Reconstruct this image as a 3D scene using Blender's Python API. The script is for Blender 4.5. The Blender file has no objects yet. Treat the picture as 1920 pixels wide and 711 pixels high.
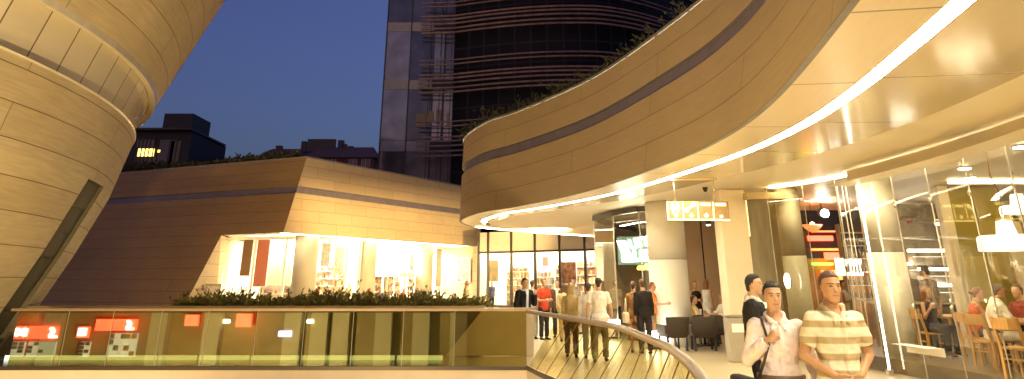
import bpy, bmesh, math, random
from mathutils import Vector, Matrix
R = math.radians
random.seed(7)
scene = bpy.context.scene
COL = scene.collection
V = Vector

# ---------------------------------------------------------------- camera
F, CX, CY, YH, HC = 1290.0, 960.0, 60.0, 530.0, 1.66
TH = math.atan((YH - CY) / F)
CT, ST = math.cos(TH), math.sin(TH)

def ray(px, py):
    u = (px - CX) / F; v = (CY - py) / F
    return V((u, CT - v * ST, ST + v * CT))

def at(px, py, Y):
    d = ray(px, py); k = Y / d.y
    return V((d.x * k, Y, HC + d.z * k))

def atz(px, py, z):
    d = ray(px, py); k = (z - HC) / d.z
    return V((d.x * k, d.y * k, z))

def gx(px, py, Y):
    return at(px, py, Y).x

cam = bpy.data.objects.new('camera', bpy.data.cameras.new('camera'))
COL.objects.link(cam)
cam.location = (0, 0, HC)
cam.rotation_euler = (R(90) + TH, 0, 0)
cam.data.sensor_width = 36
cam.data.lens = F / 1920 * 36
cam.data.shift_y = -(355.5 - CY) / 1920
cam.data.clip_start = .05
cam.data.clip_end = 3000
scene.camera = cam

# ---------------------------------------------------------------- materials
MATS = {}
def nt(m):
    m.use_nodes = True
    return m.node_tree

def mat(name, base, rough=.6, metal=0., emit=None, es=0., var=0., vscale=3., bump=0., bscale=40., spec=.5, stretch=None, coat=0.):
    if name in MATS: return MATS[name]
    m = bpy.data.materials.new(name); t = nt(m); n = t.nodes; l = t.links
    b = n['Principled BSDF']
    b.inputs['Base Color'].default_value = (*base, 1)
    b.inputs['Roughness'].default_value = rough
    b.inputs['Metallic'].default_value = metal
    b.inputs['Specular IOR Level'].default_value = spec
    b.inputs['Coat Weight'].default_value = coat
    if emit:
        b.inputs['Emission Color'].default_value = (*emit, 1)
        b.inputs['Emission Strength'].default_value = es
    if var or bump:
        tc = n.new('ShaderNodeTexCoord'); mp = n.new('ShaderNodeMapping')
        l.new(tc.outputs['Object'], mp.inputs['Vector'])
        if stretch: mp.inputs['Scale'].default_value = stretch
    if var:
        no = n.new('ShaderNodeTexNoise'); no.inputs['Scale'].default_value = vscale; no.inputs['Detail'].default_value = 5
        l.new(mp.outputs[0], no.inputs['Vector'])
        mr = n.new('ShaderNodeMapRange'); mr.inputs['To Min'].default_value = 1 - var; mr.inputs['To Max'].default_value = 1 + var
        mr.inputs['From Min'].default_value = .3; mr.inputs['From Max'].default_value = .7
        l.new(no.outputs['Fac'], mr.inputs['Value'])
        mx = n.new('ShaderNodeVectorMath'); mx.operation = 'SCALE'
        mx.inputs[0].default_value = base
        l.new(mr.outputs[0], mx.inputs['Scale'])
        l.new(mx.outputs[0], b.inputs['Base Color'])
    if bump:
        no2 = n.new('ShaderNodeTexNoise'); no2.inputs['Scale'].default_value = bscale; no2.inputs['Detail'].default_value = 4
        l.new(mp.outputs[0], no2.inputs['Vector'])
        bp = n.new('ShaderNodeBump'); bp.inputs['Strength'].default_value = bump; bp.inputs['Distance'].default_value = .03
        l.new(no2.outputs['Fac'], bp.inputs['Height']); l.new(bp.outputs[0], b.inputs['Normal'])
    MATS[name] = m
    return m

def stone(name, c1, c2, mortar, bw, rh, ms=.012, rough=.6, spec=.4, streak=.12, offset=.5):
    """Clad stone: panels by the mesh's own UVs in metres, each panel a slightly different tone, fine veins along the bed."""
    if name in MATS: return MATS[name]
    m = bpy.data.materials.new(name); t = nt(m); n = t.nodes; l = t.links
    b = n['Principled BSDF']; b.inputs['Roughness'].default_value = rough; b.inputs['Specular IOR Level'].default_value = spec
    uv = n.new('ShaderNodeUVMap')
    br = n.new('ShaderNodeTexBrick'); br.offset = offset
    br.inputs['Scale'].default_value = 1; br.inputs['Brick Width'].default_value = bw; br.inputs['Row Height'].default_value = rh
    br.inputs['Mortar Size'].default_value = ms; br.inputs['Mortar Smooth'].default_value = .3
    br.inputs['Color1'].default_value = (*c1, 1); br.inputs['Color2'].default_value = (*c2, 1); br.inputs['Mortar'].default_value = (*mortar, 1)
    l.new(uv.outputs[0], br.inputs['Vector'])
    mp = n.new('ShaderNodeMapping'); mp.inputs['Scale'].default_value = (.6, 7, 1); l.new(uv.outputs[0], mp.inputs['Vector'])
    no = n.new('ShaderNodeTexNoise'); no.inputs['Scale'].default_value = 2.2; no.inputs['Detail'].default_value = 6; l.new(mp.outputs[0], no.inputs['Vector'])
    no3 = n.new('ShaderNodeTexNoise'); no3.inputs['Scale'].default_value = .35; no3.inputs['Detail'].default_value = 3; l.new(uv.outputs[0], no3.inputs['Vector'])
    ad = n.new('ShaderNodeMath'); ad.operation = 'ADD'; l.new(no.outputs['Fac'], ad.inputs[0]); l.new(no3.outputs['Fac'], ad.inputs[1])
    mr = n.new('ShaderNodeMapRange'); mr.inputs['From Min'].default_value = .6; mr.inputs['From Max'].default_value = 1.4
    mr.inputs['To Min'].default_value = 1 - streak; mr.inputs['To Max'].default_value = 1 + streak
    l.new(ad.outputs[0], mr.inputs['Value'])
    mx = n.new('ShaderNodeVectorMath'); mx.operation = 'SCALE'
    l.new(br.outputs['Color'], mx.inputs[0]); l.new(mr.outputs[0], mx.inputs['Scale'])
    l.new(mx.outputs[0], b.inputs['Base Color'])
    bp = n.new('ShaderNodeBump'); bp.inputs['Strength'].default_value = .35; bp.inputs['Distance'].default_value = .02; bp.invert = True
    l.new(br.outputs['Fac'], bp.inputs['Height']); l.new(bp.outputs[0], b.inputs['Normal'])
    MATS[name] = m
    return m

def glass(name, tint, refl, rough=.02, gcol=(1, 1, 1), fk=1.):
    if name in MATS: return MATS[name]
    m = bpy.data.materials.new(name); t = nt(m); n = t.nodes; l = t.links
    n.remove(n['Principled BSDF'])
    tr = n.new('ShaderNodeBsdfTransparent'); tr.inputs['Color'].default_value = (*tint, 1)
    gl = n.new('ShaderNodeBsdfGlossy'); gl.inputs['Roughness'].default_value = rough; gl.inputs['Color'].default_value = (*gcol, 1)
    fr = n.new('ShaderNodeFresnel'); fr.inputs['IOR'].default_value = 1.45
    ad = n.new('ShaderNodeMath'); ad.operation = 'ADD'; ad.use_clamp = True; ad.inputs[1].default_value = refl
    fm = n.new('ShaderNodeMath'); fm.operation = 'MULTIPLY'; fm.inputs[1].default_value = fk; l.new(fr.outputs[0], fm.inputs[0]); l.new(fm.outputs[0], ad.inputs[0])
    mx = n.new('ShaderNodeMixShader'); l.new(ad.outputs[0], mx.inputs['Fac']); l.new(tr.outputs[0], mx.inputs[1]); l.new(gl.outputs[0], mx.inputs[2])
    l.new(mx.outputs[0], n['Material Output'].inputs['Surface'])
    MATS[name] = m
    return m

def glow(name, col, s):
    return mat(name, (.6, .6, .6), .5, emit=col, es=s)

STONE_CONE = stone('pale_travertine', (.60, .465, .24), (.53, .405, .20), (.20, .14, .055), 9, .62, .012, streak=.22)
STONE_FASCIA = stone('ochre_travertine', (.50, .38, .19), (.475, .355, .178), (.27, .19, .09), 9, .62, .011, streak=.12)
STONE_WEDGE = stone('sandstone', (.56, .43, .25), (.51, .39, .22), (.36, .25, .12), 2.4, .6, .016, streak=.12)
STONE_WEDGE_SHADED = stone('shaded_sandstone', (.36, .225, .085), (.335, .21, .078), (.22, .135, .05), 6.0, .6, .016, streak=.14)  # pavilion sandstone darkened: the left face's shade is put into the colour
GROOVE = mat('violet_grey_metal', (.20, .17, .19), .45, var=.1)
COPING = mat('grey_coping', (.22, .2, .18), .6, var=.15)
METAL_WARM = mat('brushed_cladding', (.62, .52, .38), .32, .6, var=.06, vscale=2)
LIP = mat('polished_stone_lip', (.66, .56, .38), .25, var=.08)
SLOT = mat('dark_bronze', (.075, .058, .02), .7, 0, var=.2)
PLASTER = mat('cream_plaster', (.80, .71, .53), .45, var=.02, vscale=1.2)
WHITE = mat('white_paint', (.82, .8, .74), .5, var=.03)
COLUMN_SHADE = mat('shaded_column_plaster', (.44, .40, .31), .6, var=.05, vscale=1.5)  # column plaster darkened, the terrace columns' shade is in the colour
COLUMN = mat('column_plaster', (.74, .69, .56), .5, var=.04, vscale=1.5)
STEEL = mat('brushed_steel', (.62, .56, .46), .28, .9, var=.06, vscale=6, stretch=(1, 1, 8))
DARKFRAME = mat('dark_bronze_frame', (.07, .055, .035), .4, .4)
BLACK = mat('black_metal', (.02, .018, .016), .5)
STRIP = glow('warm_light_strip', (1, .89, .64), 28)
STRIP2 = glow('warm_back_strip', (1, .88, .62), 11)
GLASS_BRIDGE = glass('solar_glass', (.62, .61, .35), .22, .014, (.96, .97, .70))
GLASS_RAIL = glass('rail_glass', (.74, .69, .44), .07, .02, (1, .95, .8), .25)
GLASS_RAIL_CLEAR = glass('rail_glass_clear', (.74, .70, .42), .05, .02, (1, .95, .8), .4)
GLASS_SHOP = glass('shop_glass', (.94, .94, .90), .04, .01)
GLASS_CLEAR = glass('clear_glass', (.97, .97, .95), .01, .01)
GLASS_REST = glass('restaurant_glass', (.93, .91, .82), .045, .012, (1, 1, 1), .35)
EDGE = mat('polished_glass_edge', (.45, .42, .30), .15, 0, emit=None, spec=.8)
FOL = mat('shrub_leaf', (.22, .19, .035), .6, var=.5, vscale=6)
FOL_DARK = mat('roof_plant_leaf', (.045, .04, .022), .7, var=.4, vscale=4)
SOIL = mat('planter_soil', (.06, .045, .03), .9, bump=.5)

# ---------------------------------------------------------------- object helpers
PM = {}
def thing(name, label, cat, loc=(0, 0, 0), rotz=0., group=None):
    o = bpy.data.objects.new(name, None); COL.objects.link(o)
    o.empty_display_size = .2
    o.location = loc; o.rotation_euler = (0, 0, rotz)
    o['label'] = label; o['category'] = cat
    if group: o['group'] = group
    PM[o.name] = Matrix.Translation(V(loc)) @ Matrix.Rotation(rotz, 4, 'Z')
    return o

def tag(o, label=None, cat=None, group=None, kind=None):
    if label: o['label'] = label
    if cat: o['category'] = cat
    if group: o['group'] = group
    if kind: o['kind'] = kind
    return o

def obj(name, bm, m=None, parent=None, smooth=False, local=False, auto=None):
    """Link a bmesh (world coordinates unless local) as ONE mesh object."""
    if parent is not None and not local:
        bm.transform(PM[parent.name].inverted())
    me = bpy.data.meshes.new(name); bm.to_mesh(me); bm.free()
    for mm in (m if isinstance(m, (list, tuple)) else [m]):
        if mm: me.materials.append(mm)
    if smooth:
        for p in me.polygons: p.use_smooth = True
    o = bpy.data.objects.new(name, me); COL.objects.link(o)
    if parent is not None:
        o.parent = parent
        PM[o.name] = PM[parent.name]
    else:
        PM[o.name] = Matrix.Identity(4)
    return o

def dup(root, loc, rotz=0., label=None, group=None):
    r = root.copy(); COL.objects.link(r); r.location = loc; r.rotation_euler = (0, 0, rotz)
    if label: r['label'] = label
    if group: r['group'] = group
    for ch in list(root.children):
        c = ch.copy(); COL.objects.link(c); c.parent = r
        for g in list(ch.children):
            d = g.copy(); COL.objects.link(d); d.parent = c
    PM[r.name] = Matrix.Translation(V(loc)) @ Matrix.Rotation(rotz, 4, 'Z')
    return r

def nb(): return bmesh.new()

def face(bm, pts, uvs=None, mi=0):
    vs = [bm.verts.new(p) for p in pts]
    f = bm.faces.new(vs); f.material_index = mi
    if uvs:
        ul = bm.loops.layers.uv.verify()
        for lp, q in zip(f.loops, uvs): lp[ul].uv = q
    return f

def box(bm, c, s, rz=0., bev=0., M=None, mi=0):
    c = V(c); g = bmesh.ops.create_cube(bm, size=1)
    T = Matrix.Translation(c) @ Matrix.Rotation(rz, 4, 'Z') @ Matrix.Diagonal((s[0], s[1], s[2], 1))
    if M is not None: T = M @ T
    bmesh.ops.transform(bm, matrix=T, verts=g['verts'])
    fs = {f for v in g['verts'] for f in v.link_faces}
    for f in fs: f.material_index = mi
    if bev:
        es = list({e for v in g['verts'] for e in v.link_edges})
        bmesh.ops.bevel(bm, geom=es, offset=bev, segments=2, affect='EDGES', profile=.5)

def bar(bm, p, q, w, h=None, mi=0, up=V((0, 0, 1))):
    """A square bar from p to q."""
    p = V(p); q = V(q); h = h or w; d = (q - p); L = d.length; d.normalize()
    s = d.cross(up)
    if s.length < 1e-4: s = V((1, 0, 0))
    s.normalize(); u = s.cross(d).normalized()
    M = Matrix((( *s, 0), (*d, 0), (*u, 0), (0, 0, 0, 1))).transposed()
    M = Matrix.Translation((p + q) / 2) @ M
    box(bm, (0, 0, 0), (w, L, h), M=M, mi=mi)

def frame_of(d):
    d = d.normalized()
    a = V((1, 0, 0)) if abs(d.x) < .9 else V((0, 1, 0))
    x = (a - d * a.dot(d)).normalized()
    return x, d.cross(x)

def loft(bm, rings, seg=12, caps=True, mi=0):
    """rings: (centre, vector rx, vector ry)."""
    loops = []
    for c, ax, ay in rings:
        loops.append([bm.verts.new(c + ax * math.cos(2 * math.pi * k / seg) + ay * math.sin(2 * math.pi * k / seg)) for k in range(seg)])
    for a, b in zip(loops, loops[1:]):
        for k in range(seg):
            f = bm.faces.new((a[k], a[(k + 1) % seg], b[(k + 1) % seg], b[k])); f.material_index = mi; f.smooth = True
    if caps:
        f = bm.faces.new(list(reversed(loops[0]))); f.material_index = mi
        f = bm.faces.new(loops[-1]); f.material_index = mi

def tube(bm, pts, r, seg=10, mi=0):
    pts = [V(p) for p in pts]; rings = []
    for i, p in enumerate(pts):
        d = (pts[min(i + 1, len(pts) - 1)] - pts[max(i - 1, 0)])
        d.normalize()
        x = d.cross(V((0, 0, 1)))
        if x.length < 1e-3: x = V((1, 0, 0))
        x.normalize(); y = x.cross(d)
        rr = r[i] if isinstance(r, (list, tuple)) else r
        rings.append((p, x * rr, y * rr))
    loft(bm, rings, seg, True, mi)

def cap(bm, p, r0, q, r1, seg=10, flat=1., flatdir=None):
    """A tapered limb with round ends (closed)."""
    p = V(p); q = V(q); d = q - p; L = d.length
    if L < 1e-5: d = V((0, 0, 1)); L = 1e-5
    d = d / L
    if flatdir is not None:
        y = (flatdir - d * flatdir.dot(d)).normalized(); x = y.cross(d)
    else:
        x, y = frame_of(d)
    y = y * flat
    rings = []
    for a in (-80, -50, -22): rings.append((p + d * r0 * math.sin(R(a)), x * r0 * math.cos(R(a)), y * r0 * math.cos(R(a))))
    rings.append((p, x * r0, y * r0)); rings.append((q, x * r1, y * r1))
    for a in (22, 50, 80): rings.append((q + d * r1 * math.sin(R(a)), x * r1 * math.cos(R(a)), y * r1 * math.cos(R(a))))
    loft(bm, rings, seg)

def ell(bm, c, rx, ry, rz, seg=14, n=9, M=None):
    rings = []
    for i in range(n):
        a = R(-86 + 172 * i / (n - 1))
        rings.append((V((0, 0, rz * math.sin(a))), V((rx * math.cos(a), 0, 0)), V((0, ry * math.cos(a), 0))))
    T = Matrix.Translation(V(c)) if M is None else M @ Matrix.Translation(V(c))
    rings = [(T @ p, (T.to_3x3() @ x), (T.to_3x3() @ y)) for p, x, y in rings]
    loft(bm, rings, seg)

def cyl(bm, c, r, z0, z1, seg=32, r2=None, uvw=False):
    c = V((c[0], c[1], 0)); r2 = r if r2 is None else r2
    loft(bm, [(c + V((0, 0, z0)), V((r, 0, 0)), V((0, r, 0))), (c + V((0, 0, z1)), V((r2, 0, 0)), V((0, r2, 0)))], seg)

def prism(bm, poly, z0, z1, mi=0):
    """Upright prism over an xy polygon."""
    lo = [bm.verts.new((p[0], p[1], z0)) for p in poly]; hi = [bm.verts.new((p[0], p[1], z1)) for p in poly]
    n = len(poly); fs = [bm.faces.new(hi), bm.faces.new(list(reversed(lo)))]
    for k in range(n): fs.append(bm.faces.new((lo[k], lo[(k + 1) % n], hi[(k + 1) % n], hi[k])))
    for f in fs: f.material_index = mi
    bmesh.ops.recalc_face_normals(bm, faces=fs)

def crom(pts, n=10):
    P = [2 * pts[0] - pts[1]] + list(pts) + [2 * pts[-1] - pts[-2]]; out = []
    for i in range(1, len(P) - 2):
        a, b, c, d = P[i - 1], P[i], P[i + 1], P[i + 2]
        for k in range(n):
            t = k / n
            out.append(.5 * ((2 * b) + (c - a) * t + (2 * a - 5 * b + 4 * c - d) * t * t + (3 * b - a - 3 * c + d) * t ** 3))
    out.append(P[-2].copy()); return out

def resample(pts, step):
    out = [pts[0].copy()]; acc = 0
    for a, b in zip(pts, pts[1:]):
        L = (b - a).length
        while acc + L >= step:
            t = (step - acc) / L; a = a.lerp(b, t); out.append(a.copy()); L = (b - a).length; acc = 0
        acc += L
    if (out[-1] - pts[-1]).length > step * .3: out.append(pts[-1].copy())
    return out

def arclen(pts):
    s = [0.]
    for a, b in zip(pts, pts[1:]): s.append(s[-1] + (b - a).length)
    return s

def offs(pts, d, z=None):
    """Offset in plan to the right-hand side of travel."""
    out = []
    for i, p in enumerate(pts):
        t = pts[min(i + 1, len(pts) - 1)] - pts[max(i - 1, 0)]; t.z = 0; t.normalize()
        dd = d[i] if isinstance(d, (list, tuple)) else d
        q = p + V((t.y, -t.x, 0)) * dd
        if z is not None: q.z = z
        out.append(q)
    return out

def ribbon(bm, A, B, mi=0, v0=0., smooth=True, S=None):
    ul = bm.loops.layers.uv.verify(); S = S or arclen(A)
    va = [bm.verts.new(p) for p in A]; vb = [bm.verts.new(p) for p in B]
    for i in range(len(A) - 1):
        f = bm.faces.new((va[i], va[i + 1], vb[i + 1], vb[i])); f.material_index = mi; f.smooth = smooth
        h0 = (B[i] - A[i]).length; h1 = (B[i + 1] - A[i + 1]).length
        for lp, q in zip(f.loops, ((S[i], v0), (S[i + 1], v0), (S[i + 1], v0 + h1), (S[i], v0 + h0))): lp[ul].uv = q

def quad_uv(bm, a, b, c, d, mi=0):
    """A planar quad a-b along, d-c above, UV in metres."""
    face(bm, (a, b, c, d), planar_uv((a, b, c, d), a, b), mi)

def planar_uv(pts, o, along):
    x = (along - o).normalized(); nrm = (pts[1] - pts[0]).cross(pts[2] - pts[0]).normalized(); y = nrm.cross(x)
    if y.z < 0: y = -y
    return [((p - o).dot(x), (p - o).dot(y)) for p in pts]

# remesh queue: temporary objects are evaluated together at the end
QUEUE = []
def remesh(name, bm, m, parent, voxel, smooth=3, paint=None, folds=0.):
    """Fuse the closed shapes of a bmesh into one continuous surface."""
    o = obj(name, bm, m, parent, local=True)
    md = o.modifiers.new('fuse', 'REMESH'); md.mode = 'VOXEL'; md.voxel_size = voxel; md.use_smooth_shade = True
    if smooth:
        sm = o.modifiers.new('soften', 'SMOOTH'); sm.factor = .5; sm.iterations = smooth
    if folds:
        tx = bpy.data.textures.get('fold_noise') or bpy.data.textures.new('fold_noise', 'CLOUDS'); tx.noise_scale = .11; tx.noise_depth = 2
        dm = o.modifiers.new('folds', 'DISPLACE'); dm.texture = tx; dm.strength = folds; dm.mid_level = .32; dm.texture_coords = 'LOCAL'
    QUEUE.append((o, paint)); return o

def text(name, body, m, parent, M, size=.3, bold=.0, depth=.01, shear=0., spacing=1.):
    cu = bpy.data.curves.new(name, 'FONT'); cu.body = body; cu.size = size; cu.offset = bold; cu.extrude = depth; cu.shear = shear
    cu.space_character = spacing
    cu.align_x = 'CENTER'; cu.align_y = 'CENTER'; cu.resolution_u = 3
    o = bpy.data.objects.new(name, cu); COL.objects.link(o)
    o.parent = parent
    o.matrix_local = (PM[parent.name].inverted() @ M) if parent is not None else M
    cu.materials.append(m)
    QUEUE.append((o, 'text')); return o

def finalize():
    dg = bpy.context.evaluated_depsgraph_get(); dg.update()
    done = [(o, p, bpy.data.meshes.new_from_object(o.evaluated_get(dg))) for o, p in QUEUE]
    for o, paint, me in done:
        if paint == 'text':
            n = bpy.data.objects.new(o.name, me); nm = o.name; M = o.matrix_local.copy(); par = o.parent
            bpy.data.objects.remove(o); n.name = nm; COL.objects.link(n); n.parent = par; n.matrix_local = M
            continue
        o.modifiers.clear(); old = o.data; mats = [s for s in old.materials]
        o.data = me; me.materials.clear()
        for s in mats: me.materials.append(s)
        me.name = o.name
        for p in me.polygons: p.use_smooth = True; p.material_index = 0
        if paint: paint(me)
SKY_S = .092
SUN_EL = 2.0
EXPO = 1.72
SLOT_A, SLOT_B = 15.5, 21.5
SHOPLIGHT = glow('shop_ceiling_light', (1, .90, .68), 32)
ARCLIGHT = glow('arcade_ceiling_light', (1, .86, .56), 2.6)
SHOPLIGHT2 = glow('shop_tube_light', (1, .91, .70), 12)
WARM = (1, .74, .37)
FLOODS_AND_FILLS = [
    ((-3.5, -1.0, -3.0), (-13.5, 14, 6), 3900, 75, WARM),
    ((-7.0, 3.0, -3.9), (-13, 12, 4), 1000, 90, WARM),
    ((2.5, 31.0, 3.2), (-5.5, 42, 6.0), 5600, 80, (1, .68, .28)),
    ((-4.5, 6.0, -3.0), (3.0, 14, 6), 1300, 100, (1, .74, .36)),
    ((-14, 2, -2.0), (-14, -10, -1), 3500, 140, WARM),  # fill spot added to brighten the arcade mirrored in the glass
    ((-9, 24.5, 1.3), (-20, 41, 4.5), 950, 140, (1, .64, .27)),  # fill spot added to warm the pavilion's left wall
    ((.3, -4.0, 3.6), (1.5, 12, .8), 560, 110, (1, .82, .52)),  # fill spot added behind the camera to brighten the front figures
]
# ---------------------------------------------------------------- people
SKIN = mat('skin_tone', (.52, .30, .17), .5, var=.06, vscale=8)
SKIN_TAN = mat('tanned_skin', (.47, .25, .12), .5, var=.06, vscale=8)
EYE = mat('eye_dark', (.03, .02, .015), .3)
LIPS = mat('lip_tone', (.30, .12, .08), .5)
HAIRM = {'black': mat('black_hair', (.022, .014, .01), .5, bump=.6, bscale=60, stretch=(3, 3, .6)),
         'brown': mat('brown_hair', (.10, .045, .018), .5, bump=.6, bscale=60, stretch=(3, 3, .6)),
         'auburn': mat('auburn_hair', (.20, .07, .02), .5, bump=.6, bscale=60, stretch=(3, 3, .6)),
         'blond': mat('blond_hair', (.38, .24, .08), .5, bump=.6, bscale=60, stretch=(3, 3, .6)),
         'grey': mat('greying_hair', (.20, .15, .10), .5, bump=.6, bscale=60, stretch=(3, 3, .6))}
SHOE = mat('shoe_leather', (.03, .022, .018), .4)

def cloth(name, col): return mat(name, col, .85, var=.12, vscale=5, bump=.8, bscale=11, spec=.2)

def striped(name, a, b, period, phase=0., duty=.5):
    if name in MATS: return MATS[name]
    m = mat(name, a, .85, bump=.55, bscale=9, spec=.2); t = m.node_tree; n = t.nodes; l = t.links
    tc = n.new('ShaderNodeTexCoord'); sx = n.new('ShaderNodeSeparateXYZ'); l.new(tc.outputs['Object'], sx.inputs[0])
    ma = n.new('ShaderNodeMath'); ma.operation = 'MULTIPLY_ADD'; ma.inputs[1].default_value = 1 / period; ma.inputs[2].default_value = phase
    l.new(sx.outputs['Z'], ma.inputs[0])
    fr = n.new('ShaderNodeMath'); fr.operation = 'FRACT'; l.new(ma.outputs[0], fr.inputs[0])
    cr = n.new('ShaderNodeValToRGB'); e = cr.color_ramp.elements; cr.color_ramp.interpolation = 'LINEAR'
    e[0].position = 0; e[0].color = (*a, 1); e[1].position = duty; e[1].color = (*a, 1)
    for p, c in ((duty + .06, b), (.94, b), (1., a)):
        x = e.new(p); x.color = (*c, 1)
    l.new(fr.outputs[0], cr.inputs[0]); l.new(cr.outputs[0], n['Principled BSDF'].inputs['Base Color'])
    return m

def person(label, loc, face_deg=0., h=1.75, female=False, top=None, sleeve='short', bottom=None, skirt=None, hair='short', haircol='black',
           aL=((.13, .02, -1), (.04, -.22, -1)), aR=((-.13, .02, -1), (-.04, -.22, -1)), lL=((.03, -.03, -1), (0, .05, -1)), lR=((-.03, -.03, -1), (0, .05, -1)),
           seat=None, lean=(0, -.02, 1), twist=0., head=(0., 0.), voxel=.0125, skin=None, detail=False, group=None, jacket=None, open_front=False,
           belt=None, shoes=True, bare=False, jlen=0., handL=None, handR=None, curl=1., hem=0., hs=1.):
    """One figure: a single fused body, its hair and its clothes. Built facing -Y at the origin of its own Empty, then turned."""
    skin = skin or SKIN
    root = thing('person', label, 'person', loc, R(face_deg), group)
    k = h / 1.75
    if seat is not None:
        lL = lL if lL[0][2] > -.6 else ((.12, -1, -.03), (0, .12, -1)); lR = lR if lR[0][2] > -.6 else ((-.12, -1, -.03), (0, .12, -1))
    wS = .165 if female else .190; wH = 1.06 if female else 1.0; wT = .9 if female else 1.0
    t = V(lean).normalized(); s0 = V((math.cos(R(twist)), math.sin(R(twist)), 0)); s = (s0 - t * s0.dot(t)).normalized(); f = t.cross(s) * -1
    # f points forward (-Y)
    if f.y > 0: f = -f
    def leg(dirs, sx):
        a = V(dirs[0]).normalized(); b = V(dirs[1]).normalized()
        hip = V((.09 * sx * wH, 0, 0)); kn = hip + a * .43; an = kn + b * .42
        return hip, kn, an
    L = leg(lL, 1); Rr = leg(lR, -1)
    low = min(L[2].z, Rr[2].z)
    P = V((0, 0, (seat / k + .085) if seat is not None else .075 - low))
    legs = [[P + q for q in L], [P + q for q in Rr]]
    def tp(d, x=0, y=0): return P + t * d + s * x + f * y
    TOR = [(-.09, .13, .10), (0, .165 * wH, .112), (.08, .16 * wH, .108), (.18, .138 * wT, .098), (.30, .160 * wT, .112), (.40, .176 * wT, .115), (.47, .168 * wT, .10), (.52, .11, .078), (.555, .066, .064), (.63, .056, .06)]
    def torso(bm, inf=0., lo=-.09, hi=.63, flare=0., neckdrop=False):
        rg = []
        for d, w, q in TOR:
            if lo - 1e-6 <= d <= hi + 1e-6:
                e = inf + (flare if d <= .0 else 0)
                bust = .03 if female and abs(d - .37) < .06 else 0
                tilt = (.030 if d < .54 else .05) if (neckdrop and d > .5) else 0
                rg.append((tp(d, 0, bust * .6 - (.012 if d > .5 else 0)), s * (w + e), f * (q + e + bust * .6) - t * tilt))
        loft(bm, rg, 16)
    sh = [tp(.475, wS - .012), tp(.475, -wS + .012)]
    el, wr = [], []
    for i, (a, sx) in enumerate(((aL, 1), (aR, -1))):
        u = V(a[0]).normalized(); v = V(a[1]).normalized()
        e = sh[i] + u * .285; el.append(e); wr.append(e + v * .25)
    hd = tp(.72, 0, .02)
    HM = Matrix.Translation(hd) @ Matrix.Rotation(R(head[0]), 4, 'Z') @ Matrix.Rotation(R(twist), 4, 'Z') @ Matrix.Rotation(R(head[1]), 4, 'X') @ Matrix.Scale(hs, 4)
    HR = HM.to_3x3()
    def hp(x, y, z): return HM @ V((x, y, z))
    fm = .93 if female else 1.
    bm = nb()
    torso(bm)
    HEAD = [(-.118, .020, .020, -.058), (-.104, .040, .040, -.045), (-.075, .054 * fm, .064, -.024), (-.035, .065, .083, -.010), (0, .070, .090, -.004), (.04, .074, .095, .002), (.075, .067, .086, .006), (.10, .046, .058, .009), (.118, .014, .018, .010)]
    loft(bm, [(hp(0, y, z), HR @ V((w, 0, 0)), HR @ V((0, d, 0))) for z, w, d, y in HEAD], 18)
    cap(bm, tp(.55), .054, hp(0, .01, -.03), .056)
    cap(bm, hp(0, -.088, .012), .008, hp(0, -.104, -.022), .013)          # nose
    for q in (-1, 1):
        cap(bm, hp(.012 * q, -.092, .034), .007, hp(.046 * q, -.080, .036), .006)
        cap(bm, hp(0, -.089, -.055), .008, hp(.02 * q, -.084, -.056), .006)
        cap(bm, hp(.073 * q, .012, .02), .012, hp(.070 * q, .006, -.025), .009, flat=.5, flatdir=V((q, 0, 0)))
        cap(bm, hp(.040 * q, -.070, -.02), .012, hp(.048 * q, -.055, -.005), .014)   # cheek
    for i, sx in ((0, 1), (1, -1)):
        th = .9 if female else 1.
        cap(bm, tp(.46, sx * (wS - .05)), .062 * th, sh[i], .056 * th)
        cap(bm, sh[i], .053 * th, el[i], .040 * th); cap(bm, el[i], .041 * th, wr[i], .027 * th)
        d = (wr[i] - el[i]).normalized(); hdir = V((handL, handR)[i]).normalized() if (handL, handR)[i] else d
        inward = -s * sx
        nn = (inward - hdir * inward.dot(hdir))
        if nn.length < .2: nn = f - hdir * f.dot(hdir)
        nn.normalize(); w = hdir.cross(nn)
        if w.dot(f) < 0 and abs(w.dot(f)) > .2 or (abs(w.dot(f)) <= .2 and w.z < 0): w = -w
        pal = wr[i] + hdir * .085
        cap(bm, wr[i] + hdir * .01, .027, pal, .038, flat=.48, flatdir=nn)
        for j, (off, ln) in enumerate(((.030, .072), (.010, .082), (-.010, .076), (-.029, .058))):
            a0 = pal + w * off; c = .35 * curl
            a1 = a0 + (hdir * math.cos(c) + nn * math.sin(c)) * ln * .55
            a2 = a1 + (hdir * math.cos(c * 3) + nn * math.sin(c * 3)) * ln * .5
            cap(bm, a0 - hdir * .02, .0095, a1, .0088, 8); cap(bm, a1, .0088, a2, .0075, 8)
        b0 = wr[i] + hdir * .03 + w * .024
        b1 = b0 + (hdir * .75 + w * .6 + nn * .35).normalized() * .04; b2 = b1 + (hdir * .95 + w * .15 + nn * .45).normalized() * .034
        cap(bm, b0, .013, b1, .011, 8); cap(bm, b1, .011, b2, .0085, 8)
        hip, kn, an = legs[i]
        cap(bm, hip, .084 * wH, kn, .053); mid = kn.lerp(an, .35) + (V((0, .012, 0)))
        cap(bm, kn, .052, mid, .055); cap(bm, mid, .054, an, .036)
        sd = (an - kn).normalized(); fd = V((sx * .1, -1, 0)); fd = (fd - sd * fd.dot(sd)).normalized()
        heel = an + sd * .045 - fd * .03; toe = an + sd * .055 + fd * .15
        cap(bm, heel, .032, toe, .028, flat=.9); cap(bm, an, .036, an + sd * .03 + fd * .03, .036)
    bm.transform(Matrix.Scale(k, 4))
    hair_mat = HAIRM[haircol]
    HMi = (Matrix.Scale(k, 4) @ HM).inverted()
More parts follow.
